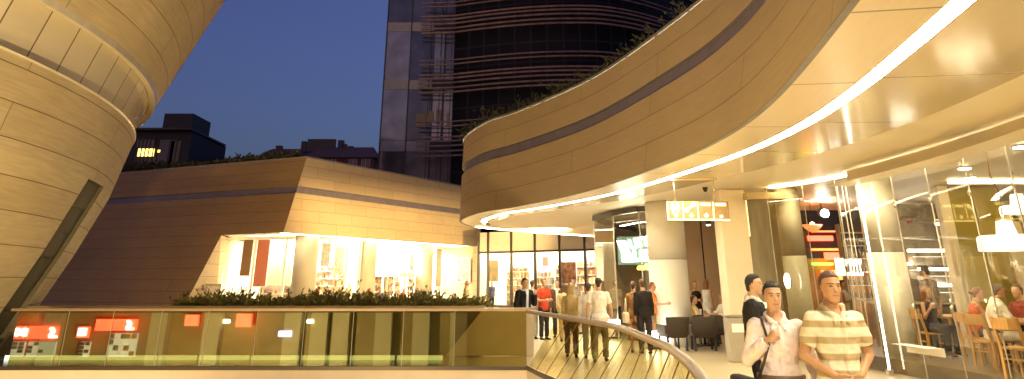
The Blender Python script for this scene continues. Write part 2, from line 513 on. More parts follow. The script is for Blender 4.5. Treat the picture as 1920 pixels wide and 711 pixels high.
    def paint(me):
        if not detail: return
        for p in me.polygons:
            c = HMi @ p.center
            if c.y < -.05 and -.1 < c.z < .06:
                for q in (-1, 1):
                    if ((c.x - .030 * q) / .012) ** 2 + ((c.z - .012) / .0055) ** 2 < 1: p.material_index = 1
                    if abs(c.x - .033 * q) < .018 and abs(c.z - .035 + abs(abs(c.x) - .03) * .15) < .0038: p.material_index = 2
                if abs(c.x) < .024 and abs(c.z + .056) < .0045 and c.y < -.08: p.material_index = 3
    remesh('body', bm, [skin, EYE, hair_mat, LIPS], root, voxel * k, 3 if detail else 1, paint)
    # hair
    if hair:
        bm = nb(); j = .011
        HA = [(.0, .074, .056, .046), (.03, .079, .066, .038), (.055, .080, .076, .026), (.078, .075, .086, .011), (.096, .063, .084, .006), (.114, .046, .062, .010), (.129, .018, .024, .012)]
        loft(bm, [(hp(0, y, z), HR @ V((w, 0, 0)), HR @ V((0, d, 0))) for z, w, d, y in HA], 16)
        cap(bm, hp(0, .045, .04), .068, hp(0, .062, -.045), .045)
        for q in (-1, 1): cap(bm, hp(.068 * q, .005, .05), .016, hp(.070 * q, .004, .012), .009)
        if hair == 'long':
            for q in (-1, 0, 1): cap(bm, hp(.045 * q, .05, .04), .05, hp(.06 * q, .075, -.20), .04)
            for q in (-1, 1): cap(bm, hp(.066 * q, .01, .05), .026, hp(.075 * q, .02, -.15), .022)
        if hair == 'bun': ell(bm, hp(0, .13, .03), .045, .045, .045)
        if hair == 'tail':
            cap(bm, hp(0, .10, .04), .03, hp(0, .14, -.03), .03); cap(bm, hp(0, .14, -.03), .03, hp(0, .12, -.14), .016)
        bm.transform(Matrix.Scale(k, 4)); remesh('hair', bm, hair_mat, root, (.009 if detail else .013) * k, 2)
        if detail:      # loose strands break the outline
            bm = nb(); rs = random.Random(len(label))
            for _ in range(1500):
                a, z = rs.uniform(0, 2 * math.pi), rs.uniform(-.35, 1); q = math.sqrt(1 - z * z); p = V((q * math.cos(a) * .078, q * math.sin(a) * .094 + .012, z * .098 + .030))
                if not (p.z > .088 or p.y > .012 + (.03 if p.z < .02 else 0)) or (p.z < .045 and p.y < .03): continue
                nrm = V((p.x / .078 ** 2, (p.y - .012) / .094 ** 2, (p.z - .03) / .098 ** 2)).normalized()
                d = (V((rs.uniform(-.4, .4), .5, -.6)) - nrm * V((0, .5, -.6)).dot(nrm) + nrm * rs.uniform(.1, .45)).normalized(); sd = d.cross(nrm).normalized() * .0022; L_ = rs.uniform(.012, .028)
                bm.faces.new([bm.verts.new(hp(*v)) for v in (p - sd, p + sd, p + d * L_)])
            bm.transform(Matrix.Scale(k, 4)); obj('hair_strands', bm, hair_mat, root, False, True)
    # clothes
    def sleeves(bm, kind, inf=0.):
        for i, sx in ((0, 1), (1, -1)):
            th = .9 if female else 1.
            if kind == 'none':
                continue
            cap(bm, tp(.46, sx * (wS - .06)), .070 * th + inf, sh[i], .066 * th + inf)
            if kind == 'short':
                e = sh[i].lerp(el[i], .68); x, y = frame_of(e - sh[i])
                loft(bm, [(sh[i], x * (.064 * th + inf), y * (.064 * th + inf)), (e, x * (.066 * th + inf), y * (.066 * th + inf))], 14)
            else:
                cap(bm, sh[i], .064 * th + inf, el[i], .054 + inf)
                e = el[i].lerp(wr[i], .93 if kind == 'long' else .35); x, y = frame_of(wr[i] - el[i])
                cap(bm, el[i], .054 + inf, el[i].lerp(e, .3), .053 + inf)
                loft(bm, [(el[i], x * (.053 + inf), y * (.053 + inf)), (e, x * (.041 + inf), y * (.041 + inf))], 14)
    if top:
        bm = nb(); torso(bm, .016, -.09 if hem >= 0 else .0, .52 if sleeve == 'none' else .555, hem if hem > 0 else .004, detail and sleeve != 'none')
        sleeves(bm, sleeve)
        if detail:   # collar
            ring = [tp(.572 - .075 * max(0, math.sin(R(a))) ** 1.5, .080 * math.cos(R(a)), .078 * math.sin(R(a)) + .022 * max(0, math.sin(R(a)))) for a in range(-262, 83, 12)]
            tube(bm, ring, .017, 8)
            for q in (-1, 1): cap(bm, tp(.50, q * .030, .098), .014, tp(.455, q * .058, .130), .010, flat=.5, flatdir=f)
            for j in range(5): cap(bm, tp(.47 - .075 * j, .004, .124 + (.012, .016, .010, .0, -.006)[j]), .012, tp(.40 - .075 * j, .004, .126 + (.016, .010, .0, -.006, -.002)[j]), .012, flat=.5, flatdir=f)
        bm.transform(Matrix.Scale(k, 4))
        remesh('shirt', bm, top, root, (.008 if detail else .014) * k, 2 if detail else 1, None, .036 if detail else .024)
    if jacket:
        bm = nb()
        rg = [(d, w, q) for d, w, q in TOR if d <= .53]
        if jlen: rg = [(-.09 - jlen, .15, .12)] + rg
        lf = []
        for d, w, q in rg: lf.append((tp(d), s * (w + .034), f * (q + .034)))
        loft(bm, lf, 16); sleeves(bm, 'long', .014)
        bm.transform(Matrix.Scale(k, 4)); remesh('jacket', bm, jacket, root, .013 * k, 1, None, .03)
        if open_front:   # the shirt panel and tie line showing between the lapels
            bm = nb(); loft(bm, [(tp(d, 0, .087), s * w, f * .075) for d, w in ((-.05, .05), (.2, .055), (.4, .07), (.52, .05))], 12)
            bm.transform(Matrix.Scale(k, 4)); obj('shirt_front', bm, top, root, True, True)
    if bottom:
        bm = nb(); torso(bm, .012, -.09, .08)
        for hip, kn, an in legs:
            cap(bm, hip, .094 * wH, kn, .070); e = kn.lerp(an, .97); x, y = frame_of(an - kn)
            loft(bm, [(kn, x * .070, y * .070), (kn.lerp(an, .4), x * .068, y * .068), (e, x * .060, y * .060)], 14)
        bm.transform(Matrix.Scale(k, 4)); remesh('trousers', bm, bottom, root, .014 * k, 1, None, .03)
    if skirt:
        m, ln = skirt; bm = nb()
        if seat is None:
            loft(bm, [(tp(.1), s * (.150 * wH), f * .11), (tp(0), s * (.18 * wH), f * .135), (P + V((0, 0, -ln * .5)), V((.19, 0, 0)), V((0, .15, 0))), (P + V((0, 0, -ln)), V((.21, 0, 0)), V((0, .17, 0)))], 18)
        else:
            torso(bm, .014, -.09, .08)
            for hip, kn, an in legs: cap(bm, hip, .10, hip.lerp(kn, .85), .085)
        bm.transform(Matrix.Scale(k, 4)); remesh('skirt', bm, m, root, .014 * k, 1)
    if belt:
        bm = nb(); loft(bm, [(tp(d), s * (.160 * wH + (.042 if detail else .024)), f * (.108 + (.042 if detail else .024))) for d in (.055, .092)], 24)
        bm.transform(Matrix.Scale(k, 4)); bo = obj('belt', bm, belt, root, True, True)
    if shoes:
        for i, sx in ((0, 1), (1, -1)):
            hip, kn, an = legs[i]; sd = (an - kn).normalized(); fd = V((sx * .1, -1, 0)); fd = (fd - sd * fd.dot(sd)).normalized()
            up = -sd; x = fd.cross(up); b = an + sd * .052; bm = nb()
            loft(bm, [(b - fd * .07 + up * .012, x * .026, up * .034), (b - fd * .03 + up * .022, x * .04, up * .046), (b + fd * .05 + up * .012, x * .043, up * .036), (b + fd * .13 + up * .002, x * .046, up * .026), (b + fd * .18 - up * .002, x * .026, up * .018)], 12)
            bm.transform(Matrix.Scale(k, 4)); obj('shoe', bm, SHOE, root, True, True)
    root['_wr'] = 0; del root['_wr']
    return root, dict(k=k, wr=wr, el=el, sh=sh, tp=tp, hp=hp, t=t, s=s, f=f, P=P)
# ---------------------------------------------------------------- world and ground
w = bpy.data.worlds.new('World'); scene.world = w; w.use_nodes = True
wn = w.node_tree.nodes; wl = w.node_tree.links
sky = wn.new('ShaderNodeTexSky'); sky.sky_type = 'NISHITA'; sky.sun_disc = False
sky.sun_elevation = R(SUN_EL); sky.sun_rotation = R(200); sky.altitude = 0; sky.air_density = 1.3; sky.dust_density = 2.; sky.ozone_density = 5.
hs = wn.new('ShaderNodeHueSaturation'); hs.inputs['Saturation'].default_value = .88; hs.inputs['Hue'].default_value = .515
wl.new(sky.outputs[0], hs.inputs['Color']); tn = wn.new('ShaderNodeVectorMath'); tn.operation = 'MULTIPLY'; tn.inputs[1].default_value = (1.30, .98, 1.02)
wl.new(hs.outputs[0], tn.inputs[0]); wl.new(tn.outputs[0], wn['Background'].inputs['Color'])
wn['Background'].inputs['Strength'].default_value = SKY_S

scene.view_settings.view_transform = 'Standard'; scene.view_settings.look = 'None'; scene.view_settings.gamma = 1
scene.view_settings.exposure = EXPO
cy = scene.cycles
cy.use_denoising = True; cy.max_bounces = 8; cy.diffuse_bounces = 4; cy.glossy_bounces = 4; cy.transparent_max_bounces = 32; cy.transmission_bounces = 8
cy.sample_clamp_indirect = 6.; cy.caustics_reflective = False; cy.caustics_refractive = False

def struct(name, bm, m, smooth=False): return tag(obj(name, bm, m, None, smooth), kind='structure')

bm = nb(); g = 600
face(bm, [V((-g, -g, -4.2)), V((g, -g, -4.2)), V((g, g, -4.2)), V((-g, g, -4.2))], [(-g, -g), (g, -g), (g, g), (-g, g)])
struct('ground', bm, stone('dark_paving', (.24, .20, .14), (.21, .175, .12), (.1, .08, .05), 1.2, 1.2, .02))

# ---------------------------------------------------------------- void edge, handrail line
railpx = [(1016, 588.4), (1055, 594), (1097, 601.6), (1162.5, 614.7), (1212.8, 634.4), (1250, 649.7), (1283, 673.8), (1309, 700)]
rail = [atz(x, y, 1.1) for x, y in railpx]
YB = 15.4                                              # the bridge's rail stands here
corner = V((rail[0].x - .25, YB, 1.1))
near = [V((rail[-1].x - .18, 4.0, 1.1)), V((rail[-1].x - .55, 2.4, 1.1)), V((rail[-1].x - .5, .6, 1.1))]
rail = resample(crom([corner] + rail + near, 8), .35)
floor_m = stone('polished_floor', (.48, .39, .25), (.46, .375, .235), (.33, .26, .16), 1.2, .6, .006, rough=.28, streak=.05)
bm = nb()
edge = [V((p.x - .02, p.y, 0)) for p in rail]
poly = [V((-14.0, YB, 0))] + edge + [V((16, .6, 0)), V((16, 62, 0)), V((-34, 62, 0)), V((-34, 30, 0)), V((-14, 26, 0))]
top = [bm.verts.new(p) for p in poly]; bot = [bm.verts.new(p - V((0, 0, .75))) for p in poly]
f1 = bm.faces.new(top); f2 = bm.faces.new(list(reversed(bot)))
ul = bm.loops.layers.uv.verify()
for lp in f1.loops: lp[ul].uv = (lp.vert.co.x, lp.vert.co.y)
for k in range(len(poly)):
    q = bm.faces.new((bot[k], bot[(k + 1) % len(poly)], top[(k + 1) % len(poly)], top[k])); q.material_index = 1
bmesh.ops.recalc_face_normals(bm, faces=bm.faces[:])
bmesh.ops.triangulate(bm, faces=[f for f in bm.faces if len(f.verts) > 4])
struct('walkway', bm, [floor_m, mat('slab_edge_plaster', (.66, .54, .40), .6, var=.05)])

# ---------------------------------------------------------------- balustrades
HANDRAIL = mat('bronzed_handrail', (.36, .26, .16), .38, .6, var=.08, vscale=4)
t = thing('glass_balustrade', 'long straight glass balustrade along the bridge, tinted panes under a flat handrail', 'balustrade', (-5, YB, 0))
XL = gx(24, 580, YB)
bm = nb(); bar(bm, (XL, YB, 1.13), (corner.x, YB, 1.13), .10, .05); obj('handrail', bm, HANDRAIL, t)
bm = nb(); bar(bm, (XL, YB, .035), (corner.x, YB, .035), .08, .07); obj('base_shoe', bm, DARKFRAME, t)
joints = [gx(x, 640, YB) for x in (24, 120, 205, 296, 385, 478, 568, 660, 755, 852)] + [corner.x - .02]
for a, b in zip(joints, joints[1:]):
    bm = nb(); box(bm, ((a + b) / 2, YB, .59), (b - a - .012, .016, 1.03)); obj('pane', bm, GLASS_BRIDGE if b < joints[-1] else GLASS_RAIL_CLEAR, t)
for a in joints[1:-1]:
    bm = nb(); box(bm, (a, YB - .012, .59), (.010, .008, 1.02)); obj('seal_or_line', bm, mat('grey_seal', (.30, .27, .17), .4), t)

t = thing('glass_balustrade', 'curving glass balustrade with a round handrail and slanting lines in its glass along the walkway', 'balustrade', tuple(rail[20]))
bm = nb(); tube(bm, [p + V((0, 0, .0)) for p in rail], .040, 12); obj('handrail', bm, HANDRAIL, t, True)
bm = nb(); lo = [V((p.x, p.y, .0)) for p in rail]
ribbon(bm, [p + V((-.035, 0, 0)) for p in lo], [p + V((-.035, 0, .09)) for p in lo]); obj('base_shoe', bm, DARKFRAME, t)
# slanting lines are drawn by cutting each pane as a parallelogram: its foot sits further along the curve than its head
fine = resample(rail, .05); sh_ = 44; N = 13; k0 = 0
idx = list(range(0, len(fine) - sh_, N))
def pane_pt(i, z):
    j = min(max(i + int(sh_ * (z / 1.05)), 0), len(fine) - 1); p = fine[j]; return V((p.x, p.y, z))
for a, b in zip(idx, idx[1:]):
    bm = nb(); zs = [.09, .4, .75, 1.06]
    for z0, z1 in zip(zs, zs[1:]):
        for c in range(a, b, 5):
            d = min(c + 5, b); face(bm, (pane_pt(c, z0), pane_pt(d, z0), pane_pt(d, z1), pane_pt(c, z1)))
    bmesh.ops.remove_doubles(bm, verts=bm.verts[:], dist=.001)
    obj('pane', bm, GLASS_RAIL, t)
    bm = nb(); bar(bm, pane_pt(b, .09) + V((-.012, 0, 0)), pane_pt(b, 1.06) + V((-.012, 0, 0)), .009, .009); obj('seal_or_line', bm, mat('amber_line', (.12, .08, .02), .6), t)  # thin bar draws one slanting line across the glass

# ---------------------------------------------------------------- curved canopy
ZS, ZT = 3.9, 7.0
outpx = [(1594, 0), (1440, 192), (1345, 263), (1243, 309), (1097, 359.5), (967, 387.5), (908, 397), (875, 406.6), (861, 415), (873, 422), (897, 427.7), (960, 433), (1019, 438), (1112, 444)]
outer = [atz(x, y, ZS) for x, y in outpx]
pre = [V((-.6, -7, ZS)), V((.9, -2.5, ZS)), V((2.1, 1.6, ZS))]
post = [V((9, 43, ZS)), V((15, 47, ZS))]
outer = resample(crom(pre + outer + post, 10), .4)
tip = min(range(len(outer)), key=lambda i: outer[i].x if outer[i].y > 20 else 99)
S = arclen(outer)
n_o = len(outer)
def along(i, a, b):   # a before, b at the tip and after
    u = min(1, max(0, (outer[i].y - 6) / 20)) if i < tip else 1.
    return a + (b - a) * u
lean_ = [along(i, .78, .10) for i in range(n_o)]
canopy = thing('curved_canopy', 'sweeping stone-clad canopy curving over the walkway with a glowing line in its soffit', 'canopy', tuple(outer[tip]))
def lev(z): # a line on the leaning face
    k = (z - ZS) / (ZT - ZS); return [p + V((0, 0, z - ZS)) + (o - q) * k for p, o, q in zip(outer, offs(outer, lean_), outer)]
bm = nb(); ribbon(bm, lev(ZS + .0), lev(5.62)); obj('lower_fascia', bm, STONE_FASCIA, canopy)
bm = nb(); a = offs(lev(5.62), .09); b = offs(lev(5.95), .09)
ribbon(bm, lev(5.62), a); ribbon(bm, a, b); ribbon(bm, b, lev(5.95)); obj('recessed_band', bm, GROOVE, canopy)
bm = nb(); ribbon(bm, lev(5.95), lev(ZT), v0=.03); obj('upper_fascia', bm, STONE_FASCIA, canopy)
bm = nb(); topl = lev(ZT)
r1 = offs(topl, -.04, ZT); r2 = offs(topl, -.04, ZT + .07); r3 = offs(topl, .45, ZT + .07); r4 = offs(topl, .45, ZT - .3)
ribbon(bm, r1, r2); ribbon(bm, r2, r3); ribbon(bm, r3, r4); obj('coping', bm, COPING, canopy)
# soffit: outer boards, glowing slot, glossy boards, plaster
inn = offs(outer, .86); inn2 = offs(outer, 1.06); 
SOFFIT_W = stone('soffit_board', (.74, .62, .42), (.71, .59, .395), (.30, .21, .11), 2.4, 9, .02, rough=.30, spec=.5, streak=.05)
SOFFIT_G = stone('glossy_soffit_board', (.70, .60, .42), (.67, .57, .40), (.32, .24, .14), 2.4, 9, .018, rough=.14, spec=.9, streak=.03)
bm = nb(); lipo = offs(outer, .08)
ribbon(bm, outer, lipo); obj('drip_edge', bm, COPING, canopy)
bm = nb(); ribbon(bm, offs(outer, .08, ZS + .01), offs(outer, .86, ZS + .01)); obj('outer_soffit', bm, SOFFIT_W, canopy)
i_end = max(i for i in range(n_o) if outer[i].y < 37.5)
def sub(L, a, b): return L[a:b + 1]
bm = nb()
A = sub(offs(outer, .86, ZS + .01), 0, tip + 3); A2 = [p + V((0, 0, .07)) for p in A]; B = sub(offs(outer, 1.06, ZS + .01), 0, tip + 3); B2 = [p + V((0, 0, .07)) for p in B]
ribbon(bm, A, A2); ribbon(bm, B, B2); obj('slot_side', bm, WHITE, canopy)
bm = nb(); ribbon(bm, A2, B2); obj('light_strip', bm, STRIP, canopy)
# inner sheets
gl_in = [along(i, 2.75, 1.5) for i in range(n_o)]
G1 = sub(offs(outer, 1.06, ZS + .006), 0, tip - 3); G2 = sub(offs(outer, gl_in, ZS + .006), 0, tip - 3)
bm = nb(); ribbon(bm, G1, G2); obj('inner_soffit', bm, SOFFIT_G, canopy)
back_in = offs(outer, .9, ZS + .014)
bound = sub(offs(outer, 1.06, ZS + .014), 0, tip + 3) + [p for p in sub(back_in, tip + 5, n_o - 1)]
bm = nb(); poly = bound + [V((22, 47, ZS + .014)), V((22, -7, ZS + .014))]
f = bm.faces.new([bm.verts.new(p) for p in poly]); bmesh.ops.triangulate(bm, faces=[f]); obj('ceiling', bm, PLASTER, canopy)
bm = nb(); poly = [p + V((0, 0, .0)) for p in offs(outer, 1.0, ZT - .3)][:-1]
f = bm.faces.new([bm.verts.new(p) for p in poly] + [bm.verts.new(V((22, 47, ZT - .3))), bm.verts.new(V((22, -7, ZT - .3)))]); bmesh.ops.triangulate(bm, faces=[f]); obj('roof', bm, COPING, canopy)
# bright line along the back edge of the peninsula
bm = nb(); bk = sub(outer, tip + 6, i_end + 4)
ribbon(bm, offs(bk, .16, ZS - .012), offs(bk, .34, ZS - .012)); obj('light_strip', bm, STRIP2, canopy)

# ---------------------------------------------------------------- inverted cone building
CC = V((-25.2, 12.7, 0))
def crad(z):
    pts = [(-4.2, 12.2), (1.0, 14.37), (2.36, 14.96), (3.98, 15.56), (5.66, 15.92), (6.81, 16.32), (10.03, 17.56), (20, 21.5)]
    for (z0, r0), (z1, r1) in zip(pts, pts[1:]):
        if z <= z1: return r0 + (r1 - r0) * (z - z0) / (z1 - z0)
    return pts[-1][1]
A0, A1, NS = R(-100), R(75), 175
angs = [A0 + (A1 - A0) * i / NS for i in range(NS + 1)]
def ring(z, dr=0., a0=0, a1=NS): return [CC + V((math.cos(a) * (crad(z) + dr), math.sin(a) * (crad(z) + dr), z)) for a in angs[a0:a1 + 1]]
RA = [a * 15.5 for a in angs]
cone = thing('conical_tower', 'pale stone building flaring outward as it rises, with a curved recessed band', 'building', (CC.x, CC.y, -4.2))
# dark slot near its edge seen from the walkway
def aidx(deg): return min(range(NS + 1), key=lambda i: abs(angs[i] - R(deg)))
s0, s1 = aidx(SLOT_A), aidx(SLOT_B)
ZSL = 4.0
ANG_OFF = 0
def cwall(name, z0, z1, m, skip=None, dr=0.):
    bm = nb(); n = max(2, int((z1 - z0) / .31)); zs = [z0 + (z1 - z0) * i / n for i in range(n + 1)]
    for a, b in zip(zs, zs[1:]):
        if skip and b <= skip + 1e-3:
            ribbon(bm, ring(a, dr, 0, s0), ring(b, dr, 0, s0), v0=a + 10, S=RA); ribbon(bm, ring(a, dr, s1, NS), ring(b, dr, s1, NS), v0=a + 10, S=RA[s1:])
        else: ribbon(bm, ring(a, dr), ring(b, dr), v0=a + 10, S=RA)
    return obj(name, bm, m, cone)
cwall('lower_wall', 1.3, ZSL, STONE_CONE, ZSL)
sc_ = aidx(9)          # opening made up so the bridge glass can mirror the shop signs
bm = nb()
for i in range(18):
    za_, zb_ = -4.2 + 5.5 * i / 18, -4.2 + 5.5 * (i + 1) / 18
    ribbon(bm, ring(za_, 0, sc_, s0), ring(zb_, 0, sc_, s0), v0=za_ + 10, S=RA[sc_:]); ribbon(bm, ring(za_, 0, s1, NS), ring(zb_, 0, s1, NS), v0=za_ + 10, S=RA[s1:])
obj('lower_wall', bm, STONE_CONE, cone)
bm = nb(); ribbon(bm, ring(1.3, 0, 0, sc_), ring(1.3, -4, 0, sc_)); obj('mirror_gap_soffit', bm, PLASTER, cone)  # underside of the made-up opening
cwall('lower_wall', ZSL, 5.66, STONE_CONE)
cwall('upper_wall', 6.81, 20, STONE_CONE)
BAND = stone('satin_metal_panel', (.68, .58, .38), (.56, .47, .30), (.16, .11, .05), .95, 9, .02, rough=.26, spec=.9, streak=.04, offset=0)
bm = nb(); ribbon(bm, ring(5.68, -.16), ring(6.84, -.22), S=RA); obj('recessed_band', bm, BAND, cone)
bm = nb()
ribbon(bm, ring(5.66), ring(5.70, .02)); ribbon(bm, ring(5.70, .02), ring(5.72, -.02)); ribbon(bm, ring(5.72, -.02), ring(5.67, -.3)); obj('sill', bm, LIP, cone)
bm = nb(); ribbon(bm, ring(6.81, .0), ring(6.66, .03)); ribbon(bm, ring(6.66, .03), ring(6.69, -.14)); ribbon(bm, ring(6.69, -.14), ring(6.86, -.36)); obj('lip', bm, LIP, cone)
bm = nb(); n = 14
for i in range(n):
    z0 = -4.2 + (ZSL + 4.2) * i / n; z1 = -4.2 + (ZSL + 4.2) * (i + 1) / n
    ribbon(bm, ring(z0, -.10, s0, s1), ring(z1 - .03, -.10, s0, s1)); ribbon(bm, ring(z1 - .03, -.13, s0, s1), ring(z1, -.13, s0, s1))
for e in (s0, s1):
    for i in range(n):
        z0 = -4.2 + (ZSL + 4.2) * i / n; z1 = -4.2 + (ZSL + 4.2) * (i + 1) / n
        face(bm, (ring(z0, 0, e, e)[0], ring(z1, 0, e, e)[0], ring(z1, -.14, e, e)[0], ring(z0, -.14, e, e)[0]))
ribbon(bm, ring(ZSL, 0, s0, s1), ring(ZSL, -.14, s0, s1))
obj('window_slot', bm, SLOT, cone)

# ---------------------------------------------------------------- angular stone pavilion (wedge)
C0, C1 = atz(531, 436, 4.0), atz(575, 296, 8.0)
L1 = atz(235, 325, 8.0); R0 = atz(893, 461, 4.0); R1 = atz(870, 351, 8.0)
def hit(px, py, a, b, c):
    n = (b - a).cross(c - a); d = ray(px, py); o = V((0, 0, HC)); k = (a - o).dot(n) / d.dot(n); return o + d * k
LB = [C0, C1, L1]; RB = [C0, C1, R1]
Rx0 = hit(897, 461, *RB); Rx1 = hit(905, 358, *RB); Rx0 = C0 + (Rx0 - C0) * 1.01
wed = thing('sandstone_pavilion', 'angular sandstone pavilion with a sharp corner, brightly lit right face and open shopfront', 'building', (C0.x, C0.y, 0))
Lj0 = hit(415, 441, *LB); Lj1 = hit(336, 592, *LB); Lg = hit(-20, 592, *LB); Lt = L1 + (L1 - C1) * .6
def lerp(a, b, k): return a + (b - a) * k
def wallpart(name, pts, m, o, al):
    bm = nb(); face(bm, pts, planar_uv(pts, o, al)); return obj(name, bm, m, wed)
# groove lines at fractions of height
g0, g1 = .565, .645
Lw0, Lw1 = hit(60, 592, *LB), Lt
gl0 = hit(560, 359, *LB); 
def on_left(z, which):  # point on the left plane, at height z, at the corner or far end
    a = lerp(C0, C1, (z - 4) / 4)
    if which == 0: return a
    d = (Lt - C1); return a + d
za, zb = 6.05, 6.42
wallpart('left_wall', [C0, on_left(za, 0), on_left(za, 1), on_left(0, 1) , Lj1 + (on_left(0, 1) - on_left(0, 0)) * 0, Lj0], STONE_WEDGE_SHADED, C0, Lt - C1 + C0)
wallpart('left_parapet', [on_left(zb, 0), C1, Lt, on_left(zb, 1)], STONE_WEDGE_SHADED, C0, Lt - C1 + C0)
def on_right(z, which):
    a = lerp(C0, C1, (z - 4) / 4); b = lerp(Rx0, Rx1, (z - Rx0.z) / (Rx1.z - Rx0.z)); return a if which == 0 else b
wallpart('right_wall', [on_right(4, 0), on_right(4, 1), on_right(za, 1), on_right(za, 0)], STONE_WEDGE, C0, Rx0)
wallpart('right_parapet', [on_right(zb, 0), on_right(zb, 1), on_right(8, 1), on_right(8, 0)], STONE_WEDGE, C0, Rx0)
nL = (C1 - C0).cross(L1 - C0).normalized(); nL = nL if nL.y < 0 else -nL
nR = (C1 - C0).cross(R1 - C0).normalized(); nR = nR if nR.y < 0 else -nR
bm = nb(); inn_ = (-nL - nR) * .10
pa = [on_left(za, 1), on_left(za, 0), on_right(za, 1)]; pb = [on_left(zb, 1), on_left(zb, 0), on_right(zb, 1)]
qa = [pa[0] - nL * .12, pa[1] + inn_, pa[2] - nR * .12]; qb = [pb[0] - nL * .12, pb[1] + inn_, pb[2] - nR * .12]
for X, Y in ((pa, qa), (qa, qb), (qb, pb)): ribbon(bm, X, Y, smooth=False)
obj('recessed_band', bm, GROOVE, wed)
bm = nb(); up = V((0, 0, .09)); T = [Lt, C1, on_right(8, 1)]; dn = V((0, .5, 0))
ribbon(bm, T, [p + up for p in T], smooth=False); ribbon(bm, [p + up for p in T], [p + up + V((0, .5, 0)) for p in T], smooth=False); obj('coping', bm, COPING, wed)
bm = nb(); face(bm, [p + V((0, .3, -.25)) for p in (Lt, C1, on_right(8, 1))] + [V((0, 70, 7.75)), V((-34, 70, 7.75))]); obj('roof', bm, COPING, wed)
# inside: jamb, ceiling, shopfront line set back
dl = (Lj0 - C0); dl.z = 0; dlu = dl.normalized(); dr_ = (Rx0 - C0); dr_.z = 0; dru = dr_.normalized()
inL = V((-nL.x, -nL.y, 0)).normalized(); inR = V((-nR.x, -nR.y, 0)).normalized()
JB = hit(336, 592, *LB); jt_in = at(430, 441, Lj0.y + 2.4); jt_in.z = Lj0.z; jb_in = at(404, 580, JB.y + 2.4)
bm = nb(); pts = [Lj0, JB, V((jb_in.x, jb_in.y, JB.z)), jt_in]; face(bm, pts, planar_uv(pts, JB, pts[2])); obj('jamb', bm, STONE_WEDGE, wed)
SF0 = V((gx(415, 520, jt_in.y), jt_in.y - .1, 0)); SF1 = C0 + V((2.2, 4.6, -4)); SF1.z = 0; SF2 = Rx0 + inR * 3.2; SF2.z = 0
cz = 4.0
bm = nb()
face(bm, [C0 + V((0, 0, .02)), Lj0 + V((0, 0, .02)), V((SF0.x - 1, SF0.y + 9, cz + .02)), V((SF2.x + 3, SF2.y + 9, cz + .02)), V((Rx0.x, Rx0.y, cz + .02))]); obj('ceiling', bm, WHITE, wed)
BK0 = SF0 + V((-.8, 7.5, 0)); BK1 = SF1 + V((0, 7.8, 0)); BK2 = SF2 + V((.6, 7.5, 0))
INWALL = mat('shop_wall_cream', (.80, .74, .60), .6, var=.05)
bm = nb()
for a, b in ((BK0, BK1), (BK1, BK2)): face(bm, [a, b, b + V((0, 0, cz)), a + V((0, 0, cz))])
face(bm, [SF0, BK0, BK0 + V((0, 0, cz)), SF0 + V((0, 0, cz))]); face(bm, [BK2, SF2, SF2 + V((0, 0, cz)), BK2 + V((0, 0, cz))])
obj('back_wall', bm, INWALL, wed)
# storefront: mullions and panes
def storefront(parent, a, b, n, z0, z1, fm, gm, tr=None, w=.09, rails=True):
    a = V((a.x, a.y, z0)); b = V((b.x, b.y, z0)); up = V((0, 0, z1 - z0))
    for i in range(n):
        p, q = lerp(a, b, i / n), lerp(a, b, (i + 1) / n); d = (q - p).normalized() * w * .5
        bm = nb(); face(bm, [p + d, q - d, q - d + up, p + d + up]); obj('pane', bm, gm, parent)
    for i in range(n + 1):
        p = lerp(a, b, i / n); bm = nb(); bar(bm, p, p + up, w, w, up=(b - a).cross(V((0, 0, 1)))); obj('mullion', bm, fm, parent)
    for z in ([z1 - w / 2, z0 + w / 2] if rails else []) + ([tr] if tr else []):
        for i in range(n):
            p, q = lerp(a, b, i / n), lerp(a, b, (i + 1) / n); d = (q - p).normalized() * w * .5
            bm = nb(); bar(bm, V((p.x, p.y, z)) + d, V((q.x, q.y, z)) - d, w * .9, w * .9); obj('transom', bm, fm, parent)
storefront(wed, SF0, SF1, 4, .02, cz, WHITE, GLASS_SHOP, None, .13)
storefront(wed, SF1, SF2, 9, .02, cz, WHITE, GLASS_SHOP, None, .10)
for px, wpx in ((572, 45), (688, 34), (796, 32)):
    # columns stand a little inside the right face
    dd = ray(px, 500); k = None
    n2 = V((inR.x, inR.y, 0)); o = C0 + inR * 1.1
    kk = (o.x * n2.x + o.y * n2.y) / (dd.x * n2.x + dd.y * n2.y); c = V((dd.x * kk, dd.y * kk, 0))
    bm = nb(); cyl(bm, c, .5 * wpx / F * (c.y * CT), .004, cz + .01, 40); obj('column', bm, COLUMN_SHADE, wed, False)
# ceiling panels that light the arcade and the shop
bm = nb()
LINE = SHOPLIGHT
def lightbar(bm, a, b, wd, z):
    d = (b - a).normalized(); s = V((-d.y, d.x, 0)) * wd / 2
    face(bm, [V((a.x, a.y, z)) - s, V((b.x, b.y, z)) - s, V((b.x, b.y, z)) + s, V((a.x, a.y, z)) + s])
for k, (a, b) in enumerate(((C0 + inL * 1.6 + dlu * .5, Lj0 + inL * 1.6 - dlu * .3), (C0 + inR * .5 + dru * .3, Rx0 + inR * .5 - dru * .8), (lerp(C0, SF1, .5) + dru * 1., lerp(Rx0, SF2, .55)), (SF0 + V((1, 3, 0)), SF1 + V((-.5, 3, 0))), (SF1 + V((.5, 3.4, 0)), SF2 + V((-.5, 3, 0))))):
    bm = nb(); lightbar(bm, a, b, (.35, .22, .30, 1.2, 1.2)[k], cz - .01 - .004 * k); obj('ceiling_light', bm, LINE if k > 2 else ARCLIGHT, wed)

